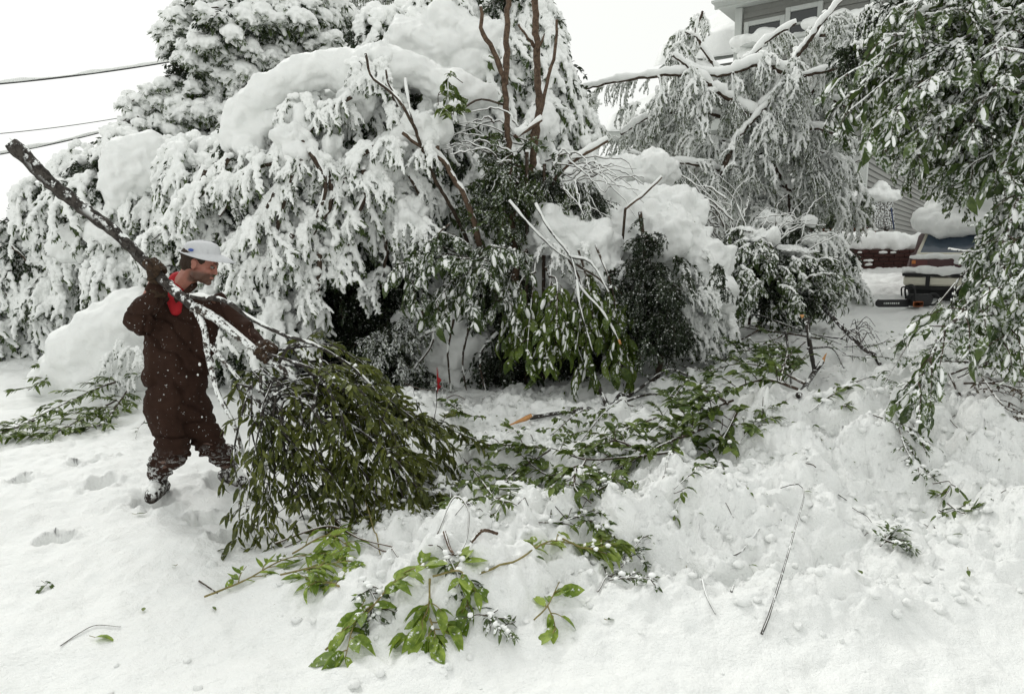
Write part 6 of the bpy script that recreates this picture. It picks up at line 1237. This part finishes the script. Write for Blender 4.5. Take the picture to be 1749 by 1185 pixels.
# red marker strip
def strip():
    M['red'] = plain('red', (.38, .015, .02), .6); q = GP(748, 712, .05)
    root = empty('marker_strip', q, 'torn red plastic marker strip standing beside the broken twigs', 'marker strip'); p0 = q; V = []; n = 12
    wd = [.003, .005, .007, .009, .012, .036, .04, .016, .012, .038, .024, .008]
    for i in range(n): z = .21*(1-i/(n-1)); V += [(p0[0]+.004*math.sin(i), p0[1]+.004*math.sin(i*2), p0[2]+z), (p0[0]+wd[i]+.004*math.sin(i), p0[1]+.006*math.cos(i*1.3)+.006, p0[2]+z-.004)]
    V = np.array(V); W = V+[0, .0015, 0]; Q = np.array([[2*i, 2*i+1, 2*i+3, 2*i+2] for i in range(n-1)]); mesh_obj('strip', [(np.vstack([V, W]), [Q, (Q+2*n)[:, ::-1]], 0)], M['red'], root, smooth=False)
    mesh_obj('peg', [(*tube([p0+[-.002, .002, -.05], p0+[-.002, .002, .23]], .003, 5), 0)], M['red'], root)
strip()
# single loose leaves
def loose(px, py, label, leaf='leaf_fresh', size=.07, a=0, sh=0, shapes=OVATE, name='fallen_leaf'):
    q = GP(px, py, .012); fr = rotz(a)@rotx(.1)@roty(R.randn()*.25); v, f = shapes[sh]; v = v*size@fr.T+q
    o = empty(name, q, label, 'leaf'); mesh_obj('leaf_blade', [(v, f, 0)], M[leaf], o); mesh_obj('stalk', [(*tube([q, q+fr@np.array([0, -.3*size, .01])], .0016, 4), 0)], M['twig_fresh'], o)
loose(232, 882, 'single dark green leaf tilted up just below the man\'s front boot', 'leaf_mid', .06, -1.1, 0)
loose(163, 1090, 'yellow-green leaf partly covered by snow at the lower left', 'leaf_fresh', .085, -1.5, 1)
loose(244, 1040, 'tiny green leaf lying on the open snow between the two lower left twigs', 'leaf_mid', .035, .3, 2)
loose(300, 968, 'tiny round leaf on the snow below the man\'s back boot', 'leaf_mid', .03, 1.2, 2)
loose(368, 1045, 'small pointed leaf just left of the tan stem of the pale sprig', 'leaf_mid', .05, .6, 0, LANCE)
loose(828, 694, 'dark folded leaf lying on the smooth snow right of the marker strip', 'leaf_dark', .06, 2.2, 0)
loose(1274, 858, 'single dark leaf on the smooth snow below the bushy fallen branch', 'leaf_mid', .05, 2.8, 1)
loose(1402, 768, 'single rounded dark leaf on the clods above the big snow lump', 'leaf_mid', .05, .2, 1)
loose(1172, 990, 'grey-green leaf curled beside a small snow hollow, left of the knobbly twig', 'leaf_mid', .07, 2.9, 3)
loose(1037, 1076, 'dark folded leaf below the frosted twig tuft', 'leaf_mid', .05, -1.2, 3)
loose(1420, 742, 'fresh green leaf lying flat on the clods near the top of the snow bank', 'leaf_fresh', .08, -1.4, 0)
loose(1652, 990, 'narrow dark leaf on the open snow near the right edge', 'leaf_mid', .06, 2.6, 0, LANCE)
loose(860, 880, 'small green leaf between the clods right of the dark shoots', 'leaf_mid', .05, .9, 0)
# leaf litter and bits
n = 1100; x = -1.6+R.rand(n)*6.5; y = 2.6+R.rand(n)*5.5; ok = R.rand(n) < (.15+.85*rough_mask(x, y))*np.where(x < -.6, .25, 1)*np.where(y < 3.2, .3, 1); x, y = x[ok], y[ok]; n = len(x)
d = R.randn(n, 3); d[:, 2] *= .25; pc = leaf_cloud(np.stack([x, y, height(x, y)+.012], 1), d, np.tile([0, 0, 1.], (n, 1))+R.randn(n, 3)*.3, .014+.04*R.rand(n)**1.5, LOWL, 0)
tw = []
for i in range(200):
    q = np.array([-1.2+R.rand()*5.5, 3.2+R.rand()*5, 0]); a = R.rand()*6.28; l = .03+.12*R.rand(); e = q+[math.cos(a)*l, math.sin(a)*l, 0]; sp = smooth_path([q, (q+e)/2+[.01, .01, 0], e], 5); sp[:, 2] = height(sp[:, 0], sp[:, 1])+.008; tw.append((*tube(sp, .0016+.0015*R.rand(), 4), 1))
mesh_obj('leaf_litter', pc+tw, [M['leaf_mid'], M['bark']], kind='stuff', label='small torn leaves and twig bits strewn over the churned snow', cat='leaf litter')
# ------------------------------------------------------------------ the man
M['skin'] = None
def skin_mat():
    t = NT('skin'); g = t.n('ShaderNodeTexCoord'); x = t.n('ShaderNodeSeparateXYZ'); t.l(g.outputs['Object'], x.inputs[0]); n = t.noise(g.outputs['Object'], 35, 3)
    base = t.mix(n, (.30, .115, .08), (.42, .18, .13))
    at = t.n('ShaderNodeAttribute'); at.attribute_name = 'beard'; fine = t.noise(g.outputs['Object'], 400, 2)
    f = t.math('MULTIPLY', at.outputs['Fac'], t.math('ADD', .55, t.math('MULTIPLY', fine, .6)), clamp=True)
    t.l(t.mix(f, base, (.06, .035, .022)), t.b.inputs['Base Color']); t.b.inputs['Roughness'].default_value = .5; t.b.inputs['Subsurface Weight'].default_value = .06; return t.m
def cloth_mat():
    t = NT('brown_canvas'); p = t.pos(); n = t.noise(p, 7, 3); w_ = t.noise(p, 220, 2)
    col = t.mix(n, (.020, .0095, .0065), (.042, .021, .014))
    sp = step(t, t.noise(p, 52, 3, .7), .665, .69); pat = step(t, t.noise(p, 5, 3), .42, .62)
    x = t.n('ShaderNodeSeparateXYZ'); t.l(p, x.inputs[0]); low = step(t, t.math('MULTIPLY', x.outputs[2], -1), -.38, -.10)
    sp2 = step(t, t.noise(p, 26, 5, .75), .51, .60); sn = t.math('MAXIMUM', t.math('MULTIPLY', sp, t.math('ADD', .35, t.math('MULTIPLY', pat, .65))), t.math('MULTIPLY', sp2, low))
    t.l(t.mix(t.math('MULTIPLY', sn, .85), col, (.8, .82, .82)), t.b.inputs['Base Color']); t.b.inputs['Roughness'].default_value = .9; t.b.inputs['Specular IOR Level'].default_value = .15
    t.bump(t.math('ADD', w_, t.math('MULTIPLY', n, 2)), .35, .004); return t.m
M['skin'] = skin_mat(); M['canvas'] = cloth_mat()
M['glove'] = bark_mat('glove', (.022, .013, .008), (.055, .034, .02), .28, fs=50); M['shirt'] = plain('shirt', (.36, .012, .018), .8); M['hair'] = plain('hair', (.035, .022, .014), .8, var=.3, scale=80)
M['cap'] = plain('cap', (.56, .57, .585), .85, var=.10, scale=60); M['emblem'] = plain('emblem', (.05, .09, .32), .6); M['boot'] = bark_mat('boot', (.02, .017, .015), (.07, .055, .045), .55, fs=30)
M['eye'] = plain('eye', (.22, .19, .17), .3, var=.05); M['iris'] = plain('iris', (.02, .015, .01), .2)
def man():
    D = 4.40; root = empty('person', (FR[0]+.25, 4.42, FR[2]-.03), 'man in brown coveralls and white brimmed hat, hauling a long branch over his shoulder', 'person')
    j = lambda px, py, d=D: P(px, py, d)
    neck = j(306, 489, 4.46); shR = j(264, 524, 4.38); shL = j(372, 518, 4.52); chest = j(305, 560, 4.42); belly = j(302, 630, 4.42); hip = j(303, 690, 4.42)
    elR = j(236, 548, 4.26); haR = j(266, 476, 4.16); elL = j(415, 560, 4.40); haL = j(458, 606, 4.20)
    hpR = j(281, 692, 4.40); hpL = j(328, 692, 4.45); knR = j(298, 768, 4.25); knL = j(362, 762, 4.42); anR = FR+[0.0, .10, .12]; anL = FL+[.02, .04, .12]
    # coveralls
    sw = [cap_(shR+[.02, .02, -.03], j(284, 640, 4.42), .092, .145), cap_(shL+[-.05, 0, -.03], j(322, 640, 4.44), .088, .138), cap_(chest+[0, 0, 0], hip, .14, .14), cap_(j(280, 545, 4.42), j(280, 630, 4.40), .115, .12), cap_(neck+[-.02, .01, -.05], chest, .075, .13),
          cap_(j(283, 524, 4.45), j(340, 524, 4.50), .075, .075), cap_(shR, elR, .084, .084), cap_(elR, haR+[0, .0, -.06], .084, .058), cap_(shR+[-.01, -.02, -.06], elR+[.02, 0, -.04], .075, .066), cap_(shL, elL, .075, .06), cap_(elL, haL+(elL-haL)*.22, .06, .050),
          cap_(hpR, knR, .130, .098), cap_(hpL, knL, .120, .090), cap_(knR, anR+[0, 0, .03], .090, .074), cap_(knL, anL+[0, 0, .03], .084, .074), cap_(hip+[0, .03, .02], hpL, .13, .12), cap_(j(300, 640, 4.42), hip+[0, 0, .02], .15, .145), cap_(j(286, 600, 4.41), j(287, 700, 4.41), .125, .125), cap_(j(320, 620, 4.43), j(318, 695, 4.43), .125, .125), cap_(hip+[-.04, 0, .06], hpR+[0, 0, -.03], .12, .125)]
    def folds(V, N):
        w_ = .012*fbm(V*np.array([6, 6, 11.]), 4, 3)-.022*np.clip(1-4*np.abs(vn(V*np.array([6, 6, 9.])+.6*V[:, [2, 0, 1]]*5, 8)), 0, 1)+.003*fbm(V*40, 9, 2)
        z = V[:, 2]; kk = np.exp(-((z-knR[2]+.02)/.09)**2)+np.exp(-((z-anR[2]-.10)/.09)**2)*.6
        return w_+.013*kk*np.sin(z*130+4*vn(V*6, 3))*.55
    V, F = remesh([(v, f, 0) for v, f in sw], .0105, 7, folds); cov = mesh_obj('coveralls', [(V, F, 0)], M['canvas'], root)
    # collar, placket, cuffs
    nb = neck+[0, 0, .01]
    for s, (a, b, c) in ((0, ((-.10, .02, .055), (-.085, -.07, .02), (.00, -.135, -.085))), (1, ((.085, .03, .055), (.115, -.045, .015), (.03, -.135, -.085)))):
        q = smooth_path([nb+np.array(a), nb+np.array(b), nb+np.array(c)], 12); wv = np.linspace(.05, .03, 12); n_ = np.array([(-.55 if s == 0 else .55), -.35, -.75]); W = np.vstack([q, q+n_*wv[:, None], q+n_*wv[:, None]+[0, -.006, 0], q+[0, -.008, .004]])
        Q = [[k*12+i, k*12+i+1, ((k+1) % 4)*12+i+1, ((k+1) % 4)*12+i] for k in range(4) for i in range(11)]; mesh_obj('collar', [(W, [np.array(Q)], 0)], M['canvas'], cov)
    mesh_obj('shirt', [(*remesh([(*cap_(neck+[-.01, -.0, -.07], neck+[.0, .0, .03], .078, .066), 0), (*ell(neck+[.0, -.055, -.04], (.066, .06, .07)), 0), (*cap_(neck+[0, -.075, -.07], neck+[.02, -.105, -.15], .055, .035), 0)], .007, 3), 0)], M['shirt'], root)
    # head and body skin: one surface
    hc = j(341, 449, 4.42); yaw = math.radians(10); pit = math.radians(20); Hh = rotz(yaw)@roty(pit)   # +X is forward
    K = 1.06
    e = lambda c, r, rot=None: (lambda vf: ((vf[0]*K)@Hh.T+hc, vf[1]))(ell(c, r, rot, 20, 14)); cp = lambda a, b, r0, r1: (lambda vf: ((vf[0]*K)@Hh.T+hc, vf[1]))(cap_(a, b, r0, r1))
    hd = [e((-.005, 0, .035), (.098, .076, .088)), e((.035, 0, -.03), (.058, .058, .08)), e((.045, 0, -.078), (.046, .046, .034)), e((.078, 0, -.098), (.022, .024, .018)), cp((.092, 0, .006), (.106, 0, -.030), .009, .012), e((.098, .012, -.034), (.012, .008, .008)), e((.098, -.012, -.034), (.012, .008, .008)),
          cp((.088, .038, .022), (.094, -.038, .022), .011, .011), e((.066, .040, -.028), (.026, .020, .022)), e((.066, -.040, -.028), (.026, .020, .022)), e((.092, 0, -.058), (.014, .022, .007)), e((.088, 0, -.072), (.015, .020, .0075)),
          e((-.01, .077, -.012), (.020, .008, .031), rotz(.35)), e((-.01, -.077, -.012), (.020, .008, .031), rotz(-.35)), e((-.016, -.082, .004), (.014, .006, .018)), e((-.016, .082, .004), (.014, .006, .018)), e((.02, .045, -.06), (.042, .024, .04)), e((.02, -.045, -.06), (.042, .024, .04)),
          cap_(hc+Hh@np.array([-.02, 0, -.05])*K, neck+[.0, .0, -.02], .062, .066), cap_(neck+[0, 0.01, -.04], chest+[0, .03, 0], .062, .085), cap_(chest, hip, .085, .10), cap_(shR, elR, .05, .04), cap_(elR, haR, .04, .03), cap_(chest+[-.04, .03, .06], shR+[0, .01, -.02], .055, .045), cap_(chest+[.04, .05, .04], shL+[0, .02, -.03], .055, .045), cap_(shL, elL, .05, .04), cap_(elL, haL, .04, .03), cap_(hpR, knR, .08, .06), cap_(knR, anR, .06, .045), cap_(hpL, knL, .08, .06), cap_(knL, anL, .06, .045), cap_(hip, hpR, .1, .08), cap_(hip, hpL, .1, .08)]
    V, F = remesh([(v, f, 0) for v, f in hd], .0048, 3); bo = mesh_obj('body', [(V, F, 0)], M['skin'], root)
    L = ((V-hc)@Hh)/K; be = sst(-.022, -.055, L[:, 2]+.15*(.06-L[:, 0]).clip(0, .2))*sst(-.05, -.01, L[:, 0])*sst(-.135, -.11, L[:, 2]); be = np.maximum(be, sst(-.036, -.044, L[:, 2])*sst(.075, .09, L[:, 0])); be = np.maximum(be, .9*sst(.014, .02, L[:, 2])*sst(.034, .028, L[:, 2])*sst(.088, .095, L[:, 0])*(np.abs(L[:, 1]) > .012))
    lips = np.exp(-((L[:, 2]+.064)/.006)**2)*(L[:, 0] > .085)*(np.abs(L[:, 1]) < .022); be = be*(1-lips)
    at = bo.data.attributes.new('beard', 'FLOAT', 'POINT'); at.data.foreach_set('value', be.astype(np.float32))
    for s in (-1, 1):
        v, f = e((.0815, s*.033, .002), (.0115, .0115, .009)); ey = mesh_obj('eye', [(v, f, 0)], M['eye'], bo); v, f = e((.0925, s*.033, .001), (.005, .006, .006)); mesh_obj('iris', [(v, f, 0)], M['iris'], ey)
    # hair: back and sides under the hat
    hr = [e((-.03, 0, .03), (.086, .082, .078)), e((-.05, 0, -.02), (.058, .066, .06)), e((-.025, .066, .0), (.028, .014, .045)), e((-.025, -.066, .0), (.028, .014, .045)), e((.022, .068, .035), (.022, .012, .035)), e((.022, -.068, .035), (.022, .012, .035)), e((.05, 0, .07), (.05, .062, .035))]
    V, F = remesh([(v, f, 0) for v, f in hr], .005, 2, lambda V, N: .0025*fbm(V*120, 3, 2)); mesh_obj('hair', [(V, F, 0)], M['hair'], root)
    # hat: soft crown and a broad drooping brim
    tilt = roty(math.radians(-15)); hh = np.array([-.004, 0, .058]); n = 40
    def ring(rx, ry, z, sag=0, k=0, off=0): a = np.linspace(0, 2*math.pi, n+1)[:-1]; return np.stack([off+rx*np.cos(a), ry*np.sin(a), z-sag*np.sin(a)**2+k*np.cos(a)], 1)
    def lathe(rs): m = len(rs); V = np.vstack(rs); return V, [np.array([[i*n+q, i*n+(q+1) % n, (i+1)*n+(q+1) % n, (i+1)*n+q] for i in range(m-1) for q in range(n)])]
    tr = lambda v: ((v@tilt.T+hh)*K)@Hh.T+hc
    rs = [ring(.105, .085, 0), ring(.104, .085, .022), ring(.098, .080, .045), ring(.084, .068, .062), ring(.055, .046, .073), ring(.02, .016, .077), ring(.001, .001, .078)]; v, f = lathe(rs); hat = mesh_obj('hat', [(tr(v), f, 0)], M['cap'], root)
    rs = [ring(.103, .083, .004), ring(.116, .094, .0, .004, -.002, .006), ring(.138, .108, -.004, .010, -.008, .014), ring(.166, .126, -.012, .016, -.026, .030), ring(.167, .127, -.016, .016, -.026, .030), ring(.136, .106, -.009, .010, -.008, .014), ring(.101, .082, -.002)]; v, f = lathe(rs); mesh_obj('brim', [(tr(v), f, 0)], M['cap'], hat)
    sm = []
    for k in range(6): a = math.pi*k/3; sm.append((*tube(tr(np.array([(.1075*math.cos(a)*math.cos(t), .0895*math.sin(a)*math.cos(t), .0815*math.sin(t)) for t in np.linspace(.05, 1.5, 12)])), .0016, 4), 0))
    mesh_obj('hat_seam', sm, M['cap'], hat, kind='stuff')
    a0 = math.radians(-112); v, f = ell((0, 0, 0), (.019, .004, .009), None, 14, 8); v = v@rotz(a0+math.pi/2).T+np.array([.108*math.cos(a0), .091*math.sin(a0), .018]); mesh_obj('emblem', [(tr(v), f, 0)], M['emblem'], hat)
    # gloves: palm, four fingers and a thumb closed round the wood
    def glove(wr, axis, rad, center, nrm, flip=1, sc=1.0):
        axis = axis/np.linalg.norm(axis); nrm = nrm-axis*np.dot(nrm, axis); nrm /= np.linalg.norm(nrm); b2 = np.cross(axis, nrm)*flip; pc = center+nrm*(rad+.020); sh = [cap_(pc-axis*.028, pc+axis*.030, .027*sc, .027*sc), cap_(wr, pc, .040*sc, .030*sc), cap_(pc-axis*.02+b2*.02, pc+axis*.025+b2*.02, .022, .022)]
        for i in range(4):
            r_ = rad+.014; ln = (1.0, 1.12, 1.05, .85)[i]; o = center+axis*(-.036+.025*i); prev = None
            for k in range(4):
                th = math.radians(15+ (52*ln)*k); q = o+(nrm*math.cos(th)+b2*math.sin(th))*r_*(1.05 if k < 2 else 1.0)
                if prev is not None: sh.append(cap_(prev, q, .0125*sc, .0118*sc))
                prev = q
        o = center-axis*.045; q0 = o+nrm*(rad+.016)-b2*.008; q1 = o+(nrm*.4-b2*.95)*(rad+.016)+axis*.01; q2 = center+(-nrm*.5-b2*.85)*(rad+.016)-axis*.015; sh += [cap_(q0, q1, .015*sc, .014*sc), cap_(q1, q2, .014*sc, .012*sc)]
        V, F = remesh([(v, f, 0) for v, f in sh], .0055, 2, lambda V, N: .002*fbm(V*60, 3, 2)); return mesh_obj('glove', [(V, F, 0)], M['glove'], root)
    c = P(262, 462, 4.12); ax = P(205, 405, 4.08)-P(300, 498, 4.06); glove(haR+[0, .02, -.04], ax, .040, c, np.array([.15, -.9, .55]), 1, 1.15)
    mesh_obj('cuff', [(*tube([haR+[-.01, .02, -.10], haR+[0, .015, -.055], haR+[.0, .01, -.03]], [.060, .058, .05], 16, jit=.02), 0)], M['glove'], root)
    c = P(452, 603, 4.02); ax = P(400, 570, 4.0)-P(480, 630, 4.03); glove(haL+[-.02, .03, .02], ax, .028, c, np.array([.35, .35, .9]), -1, 1.1)
    mesh_obj('cuff', [(*tube([elL+(haL-elL)*.72, elL+(haL-elL)*.95], [.053, .049], 16, jit=.02), 0)], M['glove'], root)
    # boots
    for an, d_, nm in ((anR, np.array([.18, -1, 0.]), 0), (anL, np.array([.75, -.6, 0.]), 1)):
        d_ = d_/np.linalg.norm(d_); f0 = an-[0, 0, .085]; sh = [cap_(an+[0, 0, .09], an-[0, 0, .05], .066, .055), cap_(f0-d_*.06, f0+d_*.12, .05, .046), cap_(f0+d_*.05+[0, 0, .02], f0+d_*.15, .05, .045), cap_(an-[0, 0, .02], f0+d_*.07+[0, 0, .02], .055, .05)]
        V, F = remesh([(v, f, 0) for v, f in sh], .008, 4, lambda V, N: .005*fbm(V*25, 3, 3)); bt = mesh_obj('boot', [(V, F, 0)], M['boot'], root)
        v, f = ell(f0+d_*.10+[0, 0, .055], (.045, .06, .022)); mesh_obj('snow', [(*remesh([(v, f, 0), (*ell(f0+d_*.13+[.01, 0, .045], (.03, .04, .02)), 0)], .008, 1, lambda V, N: .006*fbm(V*40, 4, 2)), 0)], M['snow_fine'], bt)
    # snow lumps caught in the cloth
    q = []
    for px, py, d, a in ((341, 622, 4.295, .009), (243, 625, 4.31, .006), (338, 640, 4.295, .006), (345, 712, 4.315, .005)): q.append((*ell(P(px, py, d), (a, a*.8, a*1.3), None, 8, 6), 0))
    mesh_obj('caught_snow', q, M['snow_fine'], cov, kind='stuff')
man()
def bystander():
    p = P(1592, 380, 20.5); z = hz(p[0], p[1]); root = empty('person', (p[0], p[1], z), 'distant bending person in a red top and dark trousers beyond the parked car', 'person')
    b = np.array([p[0], p[1], z]); M['denim'] = plain('denim', (.02, .022, .03), .9); k = 1.0
    hip = b+[-.12, 0, .86]; chest = b+[.03, 0, 1.2]; head = b+[.02, -.05, 1.50]
    V, F = remesh([(*ell(head, (.085, .10, .12)), 0), (*cap_(head, chest, .05, .07), 0), (*cap_(chest, hip, .11, .11), 0), (*cap_(hip+[.05, 0, 0], b+[.12, 0, .08], .08, .05), 0), (*cap_(hip, b+[-.15, 0, .08], .08, .05), 0), (*cap_(chest+[-.1, 0, .05], b+[-.22, -.1, 1.1], .05, .04), 0), (*cap_(chest+[.1, 0, .05], b+[.2, -.15, 1.1], .05, .04), 0)], .02, 2)
    mesh_obj('body', [(V, F, 0)], M['skin'], root)
    V, F = remesh([(*cap_(chest+[0, 0, .04], hip+[0, 0, .05], .17, .15), 0), (*cap_(chest+[-.12, 0, .08], b+[-.24, -.1, 1.25], .08, .065), 0), (*cap_(chest+[.12, 0, .08], b+[.2, -.15, 1.2], .08, .065), 0)], .02, 3); mesh_obj('sweater', [(V, F, 0)], M['red'], root)
    V, F = remesh([(*cap_(hip+[.06, 0, 0], b+[.12, 0, .1], .13, .09), 0), (*cap_(hip, b+[-.15, 0, .1], .13, .09), 0), (*cap_(hip+[-.05, 0, .02], hip+[.05, 0, .02], .15, .14), 0)], .02, 3); mesh_obj('trousers', [(V, F, 0)], M['denim'], root)
    v, f = ell(head+[0, .02, .05], (.10, .11, .09)); mesh_obj('hair', [(v, f, 0)], M['hair'], root)
    for s in (.12, -.15):
        V, F = remesh([(*cap_(b+[s, .05, .05], b+[s+.02, -.14, .04], .055, .045), 0)], .02, 1); mesh_obj('boot', [(V, F, 0)], M['boot'], root)
bystander()
